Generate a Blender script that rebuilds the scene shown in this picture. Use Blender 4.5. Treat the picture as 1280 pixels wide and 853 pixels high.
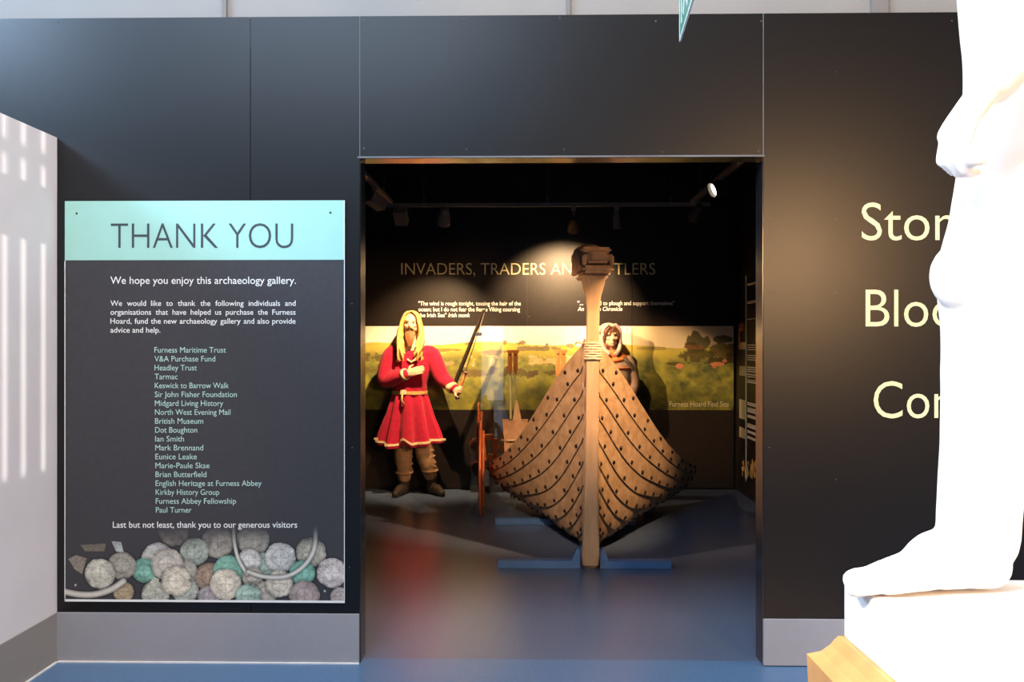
import bpy, bmesh, math, random
import numpy as np
from mathutils import Vector, Matrix
random.seed(7); rng = np.random.default_rng(7)
C = bpy.context.scene.collection
for o in list(bpy.data.objects): bpy.data.objects.remove(o)
PI = math.pi
# ------------------------------------------------------------------ camera
F = 1068.0; TH = math.atan(19/F); EYE = 1.5
cam = bpy.data.cameras.new('camera'); co = bpy.data.objects.new('camera', cam); C.objects.link(co)
cam.sensor_width = 36; cam.lens = 36*F/1280; cam.shift_y = 3.5/1280
co.location = (0, 0, EYE); co.rotation_euler = (PI/2, 0, TH)
bpy.context.scene.camera = co
def P(px, py, Y):
    """world point seen at a photo pixel on the plane at depth Y"""
    cx = (px-640)/F; t = Y/(math.cos(TH)+cx*math.sin(TH))
    return Vector((t*(cx*math.cos(TH)-math.sin(TH)), Y, EYE+t*(430-py)/F))
# ------------------------------------------------------------------ view, world
vs = bpy.context.scene.view_settings
vs.view_transform = 'Standard'; vs.look = 'None'; vs.gamma = 1; vs.exposure = 0.0; vs.use_curve_mapping = False
w = bpy.data.worlds.new('world'); bpy.context.scene.world = w; w.use_nodes = True
bg = w.node_tree.nodes['Background']; bg.inputs[0].default_value = (.90, .94, 1, 1); bg.inputs[1].default_value = .3
# ------------------------------------------------------------------ lights
def lamp(kind, name, loc, target, energy, col, **k):
    l = bpy.data.lights.new(name, kind); l.energy = energy; l.color = col
    for a, b in k.items(): setattr(l, a, b)
    o = bpy.data.objects.new(name, l); C.objects.link(o); o.location = loc
    o.rotation_euler = (Vector(target)-Vector(loc)).to_track_quat('-Z', 'Y').to_euler()
    return o
SUN_DIR = Vector((-.86, .42, -.17)).normalized()
sun = lamp('SUN', 'sun', (8, -4, 6), Vector((8, -4, 6))+SUN_DIR, 2.6, (1, .9, .78), angle=.005)
lamp('AREA', 'high_window_daylight', (-5.5, 1.2, 4.87), (-1.2, 4, 2.6), 430, (.50, .72, 1), shape='RECTANGLE', size=2.6, size_y=1.2)
lamp('AREA', 'wall_sheen_fill', (-2.4, -2.6, 5.9), (-.6, 4, 2.4), 280, (.58, .76, 1), shape='RECTANGLE', size=4.2, size_y=1.6)  # added area light for the blue sheen on the black panels, no opening there
lamp('AREA', 'hall_warm_lamp', (2.86, -1.6, 2.42), (1.2, 4, 1.7), 170, (1, .58, .26), shape='DISK', size=.6)
lamp('AREA', 'overhead_fill', (-.3, 2.0, 6.6), (-.2, 3.2, 0), 335, (1, .97, .92), shape='RECTANGLE', size=2.5, size_y=1.6)  # added overhead fill for the front wall, board and floor
lamp('AREA', 'partition_fill', (4.2, 3.2, 1.9), (-2.2, 3.6, 1.3), 62, (1, .96, .95), shape='RECTANGLE', size=1.8, size_y=1.8)  # added fill that brightens the low partition from the side
lamp('SPOT', 'statue_added_spot', (-1.7, -.9, 3.1), (.85, 1.38, 1.5), 800, (1, .95, .9), spot_size=.55, spot_blend=.5, shadow_soft_size=.12)  # added spotlight standing in for sunlight on the statue
# colour of the gallery's track spotlights, whose lights are made with their bodies further down
WARM = (1, .63, .32)
# ------------------------------------------------------------------ materials
def mat(name, col, rough=.6, spec=.3, metal=0, noise=0., nscale=8, bump=0., bscale=60, trans=0, emit=None, estr=0, stretch=(1, 1, 1), coat=0, sheen=0):
    m = bpy.data.materials.new(name); m.use_nodes = True; nt = m.node_tree; b = nt.nodes['Principled BSDF']
    b.inputs['Roughness'].default_value = rough; b.inputs['Specular IOR Level'].default_value = spec
    b.inputs['Metallic'].default_value = metal; b.inputs['Transmission Weight'].default_value = trans
    b.inputs['Base Color'].default_value = (*col, 1); b.inputs['Coat Weight'].default_value = coat
    b.inputs['Sheen Weight'].default_value = sheen
    tc = nt.nodes.new('ShaderNodeTexCoord'); mp = nt.nodes.new('ShaderNodeMapping'); mp.inputs['Scale'].default_value = stretch
    nt.links.new(tc.outputs['Object'], mp.inputs[0])
    if noise:
        n = nt.nodes.new('ShaderNodeTexNoise'); n.inputs['Scale'].default_value = nscale; n.inputs['Detail'].default_value = 5
        nt.links.new(mp.outputs[0], n.inputs['Vector'])
        r = nt.nodes.new('ShaderNodeValToRGB'); r.color_ramp.elements[0].position = .3; r.color_ramp.elements[1].position = .7
        r.color_ramp.elements[0].color = (*[max(0, c*(1-noise)) for c in col], 1); r.color_ramp.elements[1].color = (*[min(1, c*(1+noise)) for c in col], 1)
        nt.links.new(n.outputs['Fac'], r.inputs[0]); nt.links.new(r.outputs[0], b.inputs['Base Color'])
    if bump:
        n2 = nt.nodes.new('ShaderNodeTexNoise'); n2.inputs['Scale'].default_value = bscale; n2.inputs['Detail'].default_value = 3
        nt.links.new(mp.outputs[0], n2.inputs['Vector'])
        bp = nt.nodes.new('ShaderNodeBump'); bp.inputs['Strength'].default_value = bump; bp.inputs['Distance'].default_value = .01
        nt.links.new(n2.outputs['Fac'], bp.inputs['Height']); nt.links.new(bp.outputs[0], b.inputs['Normal'])
    if emit: b.inputs['Emission Color'].default_value = (*emit, 1); b.inputs['Emission Strength'].default_value = estr
    return m
def wood(name, c1, c2, stretch, rough=.55, spec=.3):
    m = mat(name, c1, rough, spec, bump=.15, bscale=50, stretch=stretch); nt = m.node_tree; b = nt.nodes['Principled BSDF']
    mp = [n for n in nt.nodes if n.type == 'MAPPING'][0]
    n = nt.nodes.new('ShaderNodeTexNoise'); n.inputs['Scale'].default_value = 3; n.inputs['Detail'].default_value = 6; n.inputs['Distortion'].default_value = .6
    nt.links.new(mp.outputs[0], n.inputs['Vector'])
    r = nt.nodes.new('ShaderNodeValToRGB'); r.color_ramp.elements[0].position = .32; r.color_ramp.elements[1].position = .68
    r.color_ramp.elements[0].color = (*c2, 1); r.color_ramp.elements[1].color = (*c1, 1)
    nt.links.new(n.outputs['Fac'], r.inputs[0]); nt.links.new(r.outputs[0], b.inputs['Base Color'])
    return m
def printed(name, rough=.45, spec=.3):
    m = mat(name, (1, 1, 1), rough, spec); a = m.node_tree.nodes.new('ShaderNodeVertexColor'); a.layer_name = 'Col'
    m.node_tree.links.new(a.outputs[0], m.node_tree.nodes['Principled BSDF'].inputs['Base Color']); return m
M = dict(
 black_panel=mat('black_panel', (.005, .005, .006), .33, .40, noise=.08, nscale=30, bump=.03, bscale=400),
 jamb=mat('jamb_black', (.016, .016, .017), .2, .5, noise=.1),
 seam=mat('pale_seam', (.14, .145, .155), .5, noise=.3, nscale=3),
 upper_grey=mat('upper_grey', (.265, .26, .255), .7, .2, noise=.04, nscale=3),
 batten=mat('grey_batten', (.19, .18, .175), .7, .2, noise=.05),
 partition=mat('partition_lavender', (.66, .66, .72), .75, .2, noise=.03, nscale=4),
 skirting=mat('skirting_grey', (.31, .315, .35), .6, .25, noise=.02, nscale=25),
 skirt_dark=mat('skirting_warm_grey', (.25, .245, .245), .7, .2, noise=.02, nscale=25),
 sealant=mat('sealant_white', (.75, .75, .75), .5, noise=.1),
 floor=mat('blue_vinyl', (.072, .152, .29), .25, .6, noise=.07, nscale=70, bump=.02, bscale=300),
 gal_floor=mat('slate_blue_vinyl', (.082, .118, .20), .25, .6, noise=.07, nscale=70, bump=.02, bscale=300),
 hall_wall=mat('hall_wall', (.12, .115, .11), .8, .2, noise=.05),
 gal_black=mat('gallery_black', (.012, .011, .010), .55, .35, noise=.2),
 gal_panel=mat('gallery_panel_brown_black', (.013, .009, .0075), .42, .35, noise=.15, nscale=20),
 mint=mat('mint_print', (.35, .65, .59), .5, .25, noise=.02),
 board=mat('charcoal_print', (.047, .047, .054), .45, .3, noise=.06, nscale=40),
 charcoal_ink=mat('charcoal_ink', (.055, .075, .09), .5, .2, noise=.05),
 white_ink=mat('white_ink', (.80, .83, .83), .6, .2, noise=.03),
 mint_ink=mat('mint_ink', (.46, .68, .64), .6, .2, noise=.03),
 cream_ink=mat('cream_vinyl', (.88, .83, .46), .5, .2, noise=.02),
 yellow_ink=mat('pale_yellow_ink', (.80, .76, .42), .5, .2, noise=.03),
 grey_ink=mat('grey_ink', (.46, .43, .30), .5, .2, noise=.03),
 screw=mat('screw_dark', (.05, .05, .05), .4, .5, .6, noise=.2),
 print=printed('printed_picture', .42, .3), coin_print=printed('printed_coins', .45, .3),
 plaster=mat('white_plaster', (.86, .83, .80), .6, .3, noise=.03, nscale=6, bump=.04, bscale=25),
 marble=mat('pedestal_orange', (.60, .29, .10), .45, .35, noise=.25, nscale=6),
 oak=wood('oak_planks', (.50, .33, .19), (.34, .205, .105), (9, 1.3, 5)),
 stem=wood('oak_stem', (.43, .285, .16), (.34, .21, .11), (8, 8, 1.2)),
 head_wood=wood('carved_head_wood', (.50, .30, .18), (.34, .19, .10), (5, 5, 3)),
 orange_wood=wood('orange_wood', (.50, .19, .06), (.32, .10, .03), (8, 8, 1)),
 rivet=mat('iron_rivet', (.018, .013, .012), .45, .5, .5, noise=.3),
 blue_steel=mat('blue_steel', (.08, .17, .34), .4, .5, noise=.1),
 rope=mat('rope', (.56, .43, .28), .8, .1, noise=.25, nscale=60, bump=.5, bscale=150),
 shield_red=mat('shield_red', (.33, .045, .02), .4, .4, noise=.2, nscale=15),
 leather=mat('leather_rim', (.46, .12, .045), .4, .4, noise=.2),
 iron=mat('iron_boss', (.22, .16, .12), .35, .5, .8, noise=.2),
 skin=mat('mannequin_skin', (.66, .42, .29), .5, .35, noise=.06, nscale=20),
 red=mat('red_wool', (.40, .012, .045), .85, .15, noise=.12, nscale=25, bump=.2, bscale=250, sheen=.15),
 braid=mat('cream_braid', (.72, .58, .36), .7, .2, noise=.15, nscale=80),
 belt=mat('tan_belt', (.56, .36, .13), .55, .3, noise=.2),
 wraps=mat('brown_trousers', (.23, .14, .085), .9, .1, noise=.2, nscale=20, bump=.4, bscale=40),
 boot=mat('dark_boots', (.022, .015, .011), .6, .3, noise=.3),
 hair=mat('blond_hair', (.66, .40, .12), .5, .4, noise=.35, nscale=30, stretch=(3, 3, .4)),
 beard=mat('brown_beard', (.24, .10, .035), .6, .3, noise=.3, nscale=40),
 eye=mat('eye', (.06, .04, .03), .2, .6, noise=.1),
 steel=mat('steel', (.55, .50, .46), .25, .5, 1, noise=.1),
 grip=mat('brown_grip', (.36, .10, .035), .5, .4, noise=.2),
 hood=mat('grey_pink_hood', (.44, .33, .30), .85, .1, noise=.12, bump=.2, bscale=120),
 scarf=mat('orange_scarf', (.60, .18, .06), .8, .15, noise=.25, nscale=40),
 dress=mat('brown_dress', (.33, .23, .17), .85, .1, noise=.15, nscale=30, bump=.2, bscale=150),
 shawl=mat('dark_shawl', (.12, .10, .09), .85, .1, noise=.3, nscale=30),
 darkhair=mat('dark_hair', (.10, .04, .02), .5, .4, noise=.3),
 lamp_black=mat('lamp_black', (.022, .021, .02), .4, .5, noise=.1),
 lamp_grey=mat('lamp_grey', (.20, .16, .14), .4, .5, noise=.1),
 wire=mat('steel_wire', (.16, .15, .14), .35, .5, .8, noise=.1),
 bulb=mat('lit_lens', (.8, .7, .5), .3, emit=(1, .85, .65), estr=9, noise=.01),
 sign_green=mat('sign_green', (.10, .36, .25), .3, .4, noise=.05),
 sign_white=mat('sign_white', (.80, .88, .83), .3, .4, noise=.02),
 reflect_glow=mat('added_glow', (.5, .6, .7), .2, emit=(.75, .85, 1), estr=2.0, noise=.02),
 pole_green=mat('pale_green_pole', (.34, .34, .20), .6, noise=.2),
)
gl = bpy.data.materials.new('clear_glass'); gl.use_nodes = True; nt = gl.node_tree; nt.nodes.remove(nt.nodes['Principled BSDF'])
tr = nt.nodes.new('ShaderNodeBsdfTransparent'); gs = nt.nodes.new('ShaderNodeBsdfGlossy'); gs.inputs['Roughness'].default_value = .01
fr = nt.nodes.new('ShaderNodeFresnel'); ge = nt.nodes.new('ShaderNodeNewGeometry'); mr = nt.nodes.new('ShaderNodeMapRange'); mr.inputs[3].default_value = 1.5; mr.inputs[4].default_value = 1/1.5
nt.links.new(ge.outputs['Backfacing'], mr.inputs[0]); nt.links.new(mr.outputs[0], fr.inputs[0]); mx = nt.nodes.new('ShaderNodeMixShader')
nt.links.new(fr.outputs[0], mx.inputs[0]); nt.links.new(tr.outputs[0], mx.inputs[1]); nt.links.new(gs.outputs[0], mx.inputs[2])
nt.links.new(mx.outputs[0], nt.nodes['Material Output'].inputs[0]); M['glass'] = gl
# ------------------------------------------------------------------ mesh helpers
def frame(d):
    d = d.normalized(); u = Vector((0, 0, 1)) if abs(d.z) < .9 else Vector((1, 0, 0))
    a = d.cross(u).normalized(); return a, d.cross(a).normalized()
class MB:
    def __init__(s): s.v = []; s.f = []
    def add(s, vs, fs):
        n = len(s.v); s.v += [Vector(v) for v in vs]; s.f += [tuple(i+n for i in f) for f in fs]; return s
    def box(s, a, b, rz=0, piv=None):
        x0, y0, z0 = a; x1, y1, z1 = b
        vs = [Vector((x, y, z)) for z in (z0, z1) for y in (y0, y1) for x in (x0, x1)]
        if rz:
            p = Vector(piv or ((x0+x1)/2, (y0+y1)/2, 0)); R = Matrix.Rotation(rz, 3, 'Z'); vs = [R@(v-p)+p for v in vs]
        return s.add(vs, [(0, 2, 3, 1), (4, 5, 7, 6), (0, 1, 5, 4), (2, 6, 7, 3), (0, 4, 6, 2), (1, 3, 7, 5)])
    def bbox(s, a, b, r=.004, rz=0, piv=None):
        """box with its four vertical-ish edges and faces chamfered"""
        bm = bmesh.new(); bmesh.ops.create_cube(bm, size=1)
        for v in bm.verts: v.co = Vector(((a[0]+b[0])/2+v.co.x*(b[0]-a[0]), (a[1]+b[1])/2+v.co.y*(b[1]-a[1]), (a[2]+b[2])/2+v.co.z*(b[2]-a[2])))
        bmesh.ops.bevel(bm, geom=bm.edges[:], offset=r, segments=2, affect='EDGES')
        if rz: bmesh.ops.rotate(bm, verts=bm.verts[:], cent=piv or ((a[0]+b[0])/2, (a[1]+b[1])/2, 0), matrix=Matrix.Rotation(rz, 3, 'Z'))
        bm.verts.index_update(); s.add([v.co.copy() for v in bm.verts], [[v.index for v in f.verts] for f in bm.faces]); bm.free(); return s
    def loft(s, rings, cap=True, closed=True):
        n = len(rings[0]); base = len(s.v)
        for r in rings: s.v += [Vector(p) for p in r]
        for i in range(len(rings)-1):
            for j in range(n if closed else n-1):
                a = base+i*n+j; b = base+i*n+(j+1) % n; s.f.append((a, b, b+n, a+n))
        if cap: s.f.append(tuple(base+n-1-j for j in range(n))); e = base+(len(rings)-1)*n; s.f.append(tuple(e+j for j in range(n)))
        return s
    def tube(s, pts, rad, n=10, flat=1.0):
        pts = [Vector(p) for p in pts]; rad = rad if hasattr(rad, '__len__') else [rad]*len(pts); rings = []
        a = None
        for i, p in enumerate(pts):
            d = (pts[min(i+1, len(pts)-1)]-pts[max(i-1, 0)]).normalized()
            if a is None: a, b = frame(d)
            else: a = (a-d*a.dot(d)).normalized(); b = d.cross(a)
            rings.append([p+a*rad[i]*math.cos(t)+b*rad[i]*flat*math.sin(t) for t in [2*PI*k/n for k in range(n)]])
        return s.loft(rings)
    def limb(s, pts, rad, n=14):
        """tube resampled by a smooth curve with a ball at either end"""
        q, r = spline(pts, rad, 6); s.tube(q, r, n); s.ell(pts[0], (rad[0],)*3); s.ell(pts[-1], (rad[-1],)*3); return s
    def ell(s, c, r, rz=0, nu=16, nv=10, rx=0, ry=0):
        R = Matrix.Rotation(rz, 3, 'Z')@Matrix.Rotation(ry, 3, 'Y')@Matrix.Rotation(rx, 3, 'X'); c = Vector(c); vs = []; fs = []
        for i in range(nv+1):
            t = PI*i/nv
            for j in range(nu):
                p = 2*PI*j/nu; vs.append(c+R@Vector((r[0]*math.sin(t)*math.cos(p), r[1]*math.sin(t)*math.sin(p), r[2]*math.cos(t))))
        for i in range(nv):
            for j in range(nu): a = i*nu+j; b = i*nu+(j+1) % nu; fs.append((a, a+nu, b+nu, b))
        return s.add(vs, fs)
    def lathe(s, c, axis, prof, n=24):
        c = Vector(c); axis = Vector(axis).normalized(); a, b = frame(axis)
        return s.loft([[c+axis*h+(a*math.cos(t)+b*math.sin(t))*max(r, 1e-4) for t in [2*PI*k/n for k in range(n)]] for h, r in prof])
    def prism(s, poly, z0, z1):
        return s.loft([[(x, y, z0) for x, y in poly], [(x, y, z1) for x, y in poly]])
    def wallrect(s, x0, y0, x1, y1, Y, t):
        """slab whose front face fills the photo rectangle on plane Y"""
        a = P(x0, y1, Y); b = P(x1, y0, Y); return s.box((a.x, Y, a.z), (b.x, Y+t, b.z))
    def build(s, name, m, parent=None, smooth=False):
        me = bpy.data.meshes.new(name); off = Vector(parent['_w']) if parent is not None else Vector((0, 0, 0))
        me.from_pydata([v-off for v in s.v], [], s.f); me.update()
        bm = bmesh.new(); bm.from_mesh(me); bmesh.ops.recalc_face_normals(bm, faces=bm.faces); bm.to_mesh(me); bm.free()
        me.materials.append(m)
        if smooth: me.polygons.foreach_set('use_smooth', [True]*len(me.polygons))
        o = bpy.data.objects.new(name, me); C.objects.link(o)
        if parent is not None: o.parent = parent; o['_w'] = list(off)
        else: o['_w'] = [0, 0, 0]
        return o
    def fuse(s, name, m, parent=None, vox=.006, it=4):
        """one continuous skin over overlapping volumes"""
        me = bpy.data.meshes.new('tmp'); me.from_pydata(s.v, [], s.f); t = bpy.data.objects.new('tmp', me); C.objects.link(t)
        bm = bmesh.new(); bm.from_mesh(me); bmesh.ops.recalc_face_normals(bm, faces=bm.faces); bm.to_mesh(me); bm.free()
        r = t.modifiers.new('r', 'REMESH'); r.mode = 'VOXEL'; r.voxel_size = vox
        if it: k = t.modifiers.new('s', 'SMOOTH'); k.iterations = it; k.factor = .5
        dg = bpy.context.evaluated_depsgraph_get(); me2 = bpy.data.meshes.new_from_object(t.evaluated_get(dg))
        bpy.data.objects.remove(t); off = Vector(parent['_w']) if parent is not None else Vector((0, 0, 0))
        me2.transform(Matrix.Translation(-off)); me2.materials.clear(); me2.materials.append(m); me2.name = name
        me2.polygons.foreach_set('use_smooth', [True]*len(me2.polygons))
        o = bpy.data.objects.new(name, me2); C.objects.link(o); o['_w'] = list(off)
        if parent is not None: o.parent = parent
        return o
def spline(pts, rad, k=6):
    pts = [Vector(p) for p in pts]; q = []; r = []
    for i in range(len(pts)-1):
        p0, p1, p2, p3 = pts[max(i-1, 0)], pts[i], pts[i+1], pts[min(i+2, len(pts)-1)]
        for j in range(k):
            t = j/k; q.append(.5*((2*p1)+(p2-p0)*t+(2*p0-5*p1+4*p2-p3)*t*t+(3*p1-p0-3*p2+p3)*t**3)); r.append(rad[i]+(rad[i+1]-rad[i])*t)
    q.append(pts[-1]); r.append(rad[-1]); return q, r
def tag(o, label, cat, group=None, kind=None):
    o['label'] = label; o['category'] = cat
    if group: o['group'] = group
    if kind: o['kind'] = kind
    return o
def thing(name, loc, label, cat, group=None):
    o = bpy.data.objects.new(name, None); C.objects.link(o); o.location = loc; o['_w'] = list(loc); o.empty_display_size = .1
    return tag(o, label, cat, group)
def struct(name, mb, m, parent=None):
    o = mb.build(name, m, parent)
    if parent is None: o['kind'] = 'structure'
    return o
def dup(root, delta):
    r = root.copy(); C.objects.link(r); r.location = root.location+Vector(delta)
    def rec(a, b):
        for ch in list(a.children):
            c = ch.copy(); C.objects.link(c); c.parent = b; rec(ch, c)
    rec(root, r); return r
# text -> flat mesh
_cache = {}
def word(t, bold=0, shear=0):
    k = (t, bold, shear)
    if k not in _cache:
        cu = bpy.data.curves.new('t', 'FONT'); cu.body = t; cu.offset = bold; cu.shear = shear; cu.resolution_u = 4; cu.fill_mode = 'FRONT'
        o = bpy.data.objects.new('t', cu); C.objects.link(o); dg = bpy.context.evaluated_depsgraph_get(); dg.update()
        me = bpy.data.meshes.new_from_object(o.evaluated_get(dg)); bpy.data.objects.remove(o)
        _cache[k] = (np.array([v.co[:2] for v in me.vertices]).reshape(-1, 2), [tuple(p.vertices) for p in me.polygons]); bpy.data.meshes.remove(me)
    return _cache[k]
CAP = None
def text(mb, t, x0, x1, base, cap, Y, bold=0, shear=0, just=False, tilt=0, x1free=None):
    """write t between photo columns x0..x1, baseline row base, capital height cap, on plane Y"""
    global CAP
    if CAP is None: CAP = word('H')[0][:, 1].max()
    ws = t.split(' ') if just else [t]; s = cap/CAP; bx = []
    for q in ws: v = word(q, bold, shear)[0]; bx.append((v[:, 0].min(), v[:, 0].max()))
    tot = sum(b-a for a, b in bx); k = len(ws)-1
    if x1 is None: sx = s*(x1free or 1); x1 = x0+tot*sx
    elif just: gap0 = .30; sx = min(s, (x1-x0)/(tot+k*gap0))
    else: sx = (x1-x0)/tot
    gap = (x1-x0-tot*sx)/k if k else 0; x = x0
    for q, (a, b) in zip(ws, bx):
        v, f = word(q, bold, shear); pts = []
        for p in v:
            X = x+(p[0]-a)*sx; pts.append(P(X, base-p[1]*s+tilt*(X-x0), Y))
        mb.add(pts, f); x += (b-a)*sx+gap
# raster print
def nz(h, wd, cells, seed=0):
    r = np.random.default_rng(seed); gy = max(2, int(cells*h/wd)+2); g = r.random((gy+1, cells+2)); y = np.linspace(0, gy-1.001, h); x = np.linspace(0, cells-.001, wd)
    yi = y.astype(int); xi = x.astype(int); fy = (y-yi)[:, None]; fx = (x-xi)[None]; fy = fy*fy*(3-2*fy); fx = fx*fx*(3-2*fx)
    return (g[yi][:, xi]*(1-fy)*(1-fx)+g[yi+1][:, xi]*fy*(1-fx)+g[yi][:, xi+1]*(1-fy)*fx+g[yi+1][:, xi+1]*fy*fx)
def fbm(h, wd, cells, seed=0, o=4): return sum(nz(h, wd, cells*2**i, seed+i)*.5**i for i in range(o))/sum(.5**i for i in range(o))
def printmesh(name, img, x0, y0, x1, y1, Y, m, parent):
    h, wd = img.shape[:2]; off = Vector(parent['_w']); a = P(x0, y0, Y)-off; b = P(x1, y1, Y)-off
    xs = np.linspace(a.x, b.x, wd); zs = np.linspace(a.z, b.z, h); V = np.zeros((h, wd, 3)); V[..., 0] = xs[None]; V[..., 1] = Y-off.y; V[..., 2] = zs[:, None]
    i = np.arange(h*wd).reshape(h, wd); Fc = np.stack([i[:-1, :-1], i[1:, :-1], i[1:, 1:], i[:-1, 1:]], -1).reshape(-1, 4)
    me = bpy.data.meshes.new(name); me.vertices.add(h*wd); me.vertices.foreach_set('co', V.ravel()); me.loops.add(Fc.size); me.loops.foreach_set('vertex_index', Fc.ravel())
    me.polygons.add(len(Fc)); me.polygons.foreach_set('loop_start', np.arange(0, Fc.size, 4)); me.update(calc_edges=True)
    ca = me.color_attributes.new('Col', 'FLOAT_COLOR', 'POINT'); col = np.ones((h*wd, 4)); col[:, :3] = np.clip(img.reshape(-1, 3), 0, 1); ca.data.foreach_set('color', col.ravel())
    me.materials.append(m); o = bpy.data.objects.new(name, me); C.objects.link(o); o.parent = parent; o['_w'] = list(off); return o
def sm(x, a, b): t = np.clip((x-a)/(b-a), 0, 1); return t*t*(3-2*t)

# ================================================================== THE SETTING
D = 4.0; WB = 8.82; T = .12
dl, dr = P(449.5, 430, D).x, P(954.5, 430, D).x; dt = P(640, 196, D).z; top = P(640, 19, D).z
XL = -2.222; PT = 2.475
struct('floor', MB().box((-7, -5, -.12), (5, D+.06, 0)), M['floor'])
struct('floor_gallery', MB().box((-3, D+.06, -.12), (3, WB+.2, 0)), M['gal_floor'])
xs = [-6.5, P(313, 0, D).x, dl, dr, 4.4]
g = .0016
wl = struct('wall_front', MB().box((xs[0], D, 0), (xs[1]-g, D+T, top)), M['black_panel']); wl['label'] = 'black satin wall panel over the low lavender partition'
for nm, a, b in (('wall_front', (xs[1]+g, D, 0), (dl, D+T, top)), ('wall_front', (dl+.002, D, dt), (dr-.002, D+T, top)), ('wall_front', (dr, D, 0), (xs[4], D+T, top))):
    struct(nm, MB().box(a, b), M['black_panel'])
sm_ = MB().box((xs[1]-.004, D+.006, P(0, 62, D).z), (xs[1]+.004, D+.02, top)); struct('trim_1', sm_, M['seam'])
struct('trim_2', MB().box((dl-.0005, D-.0008, dt), (dl+.0025, D+.02, top)), M['seam'])
struct('trim_3', MB().box((dr-.0035, D-.0008, dt), (dr+.0005, D+.02, top)), M['seam'])
struct('trim_4', MB().box((dl-.01, D-.002, dt-.004), (dr+.004, D+.01, dt+.004)), M['seam'])
# door lining (thin lacquered board round the opening)
jm = MB().box((dl, D+.004, 0), (dl+.004, D+T+.002, dt)).box((dr-.004, D+.004, 0), (dr, D+T+.002, dt)).box((dl, D+.004, dt-.004), (dr, D+T+.002, dt))
struct('door_1', jm, M['jamb'])
screws = MB()
for x, y in [(72, 27), (193, 27), (310, 24), (455, 186), (455, 26), (583, 187), (705, 187), (828, 190), (948, 189), (952, 27), (820, 27), (700, 23), (580, 25), (1044, 274), (963, 273), (963, 366), (1044, 366), (1045, 90), (1190, 26), (440, 380), (440, 560), (437, 710), (961, 560), (1045, 600), (1250, 80)]:
    p = P(x, y, D); screws.lathe(p, (0, -1, 0), [(0, .005), (.0012, .005), (.002, .003)], 8)
so = screws.build('screw', M['screw'], None); so.parent = bpy.data.objects['wall_front']; so['kind'] = 'stuff'
# upper grey wall with battens
struct('wall_upper', MB().box((-6.5, D+.05, top-.15), (4.4, D+.12, 4.3)), M['upper_grey'])
for k, (x0, x1) in enumerate(((276, 280), (709, 713), (1093, 1114))):
    struct('trim_%d' % (5+k), MB().box((P(x0, 0, D).x, D+.03, top-.1), (P(x1, 0, D).x, D+.052, 4.3)), M['batten'])
# skirting boards
sk = P(0, 765, D).z
for nm, x0, x1 in (('baseboard_front_left', XL, dl), ('baseboard_front_right', dr-.004, 4.4)):
    struct(nm, MB().bbox((x0, D-.012, .004), (x1, D+.001, sk+(0 if x0 < 0 else -.012)), .002), M['skirting'])
struct('trim_8', MB().box((XL, D-.02, 0), (dl, D-.01, .006)), M['sealant'])
# low partition
struct('wall_left', MB().box((XL-.1, 1.2, 0), (XL, D, PT)), M['partition'])
struct('baseboard_left', MB().box((XL, 1.2, .004), (XL+.006, D, sk)), M['skirt_dark'])
struct('trim_9', MB().box((XL+.005, 1.2, 0), (XL+.014, D-.01, .006)), M['sealant'])
# hall walls behind the photographer: slit windows let the strips of sun in
XR = 4.4
def back_along_sun(p, x): t = (x-p.x)/SUN_DIR.x; return p+SUN_DIR*t
slits = []
for px_ in (4.5, 28, 53):
    yy = XL/P(px_, 430, 1.0).x; q = back_along_sun(Vector((XL, yy, 0)), XR); slits.append(q.y)
dz = (XL-XR)/SUN_DIR.x*SUN_DIR.z
zlo = P(0, 590, 3.85).z-dz; zhi = 2.7-dz; zgap = P(0, 197, 3.85).z-dz
wr = MB(); ys = [-5]; hw = .024
ss = sorted(slits)
for y in ss: ys += [y-hw, y+hw]
ys.append(D)
for i in range(0, len(ys), 2): wr.box((XR, ys[i], 0), (XR+.03, ys[i+1], 9))
for y in ss:
    for a, b in ((0, zlo), (zgap-.03, zgap+.03), (zhi, 9)): wr.box((XR, y-hw, a), (XR+.03, y+hw, b))
struct('wall_right', wr, M['hall_wall'])
wb = MB(); gx0, gx1, gz = -1.2, -.62, 2.1
wb.box((-7, -5.1, 0), (gx0, -5, 5)).box((gx1, -5.1, 0), (XR, -5, 5)).box((gx0, -5.1, gz), (gx1, -5, 5))
struct('wall_hall_back', wb, M['hall_wall'])
w1 = struct('added_glow_panel_1', MB().box((gx0, -5.06, .02), (gx1, -5.04, gz)), M['reflect_glow'])  # added glowing panel, placed so the glass screen reflects a pale strip
struct('wall_hall_left', MB().box((-7, -5, 0), (-6.9, D, 3.0)), M['hall_wall'])
# gallery shell
GR = P(918, 430, WB).x; GL = -2.7; GC = 3.3
struct('wall_gallery_back', MB().box((GL-.1, WB, 0), (GR+.3, WB+.1, GC+.1)), M['gal_black'])
struct('wall_gallery_left', MB().box((GL-.1, D+T, 0), (GL, WB, GC+.1)), M['gal_black'])
struct('wall_gallery_right', MB().box((GR+.02, D+T, 0), (GR+.12, WB, GC+.1)), M['gal_black'])
struct('ceiling', MB().box((GL-.1, D+T, GC), (GR+.3, WB+.1, GC+.1)), M['gal_black'])
struct('wall_gallery_front', MB().box((GL-.1, D+.1, dt+.02), (GR+.12, D+T+.01, GC)).box((GL-.1, D+.1, 0), (dl, D+T+.01, dt+.02)).box((dr, D+.1, 0), (GR+.12, D+T+.01, dt+.02)), M['gal_black'])

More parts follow.
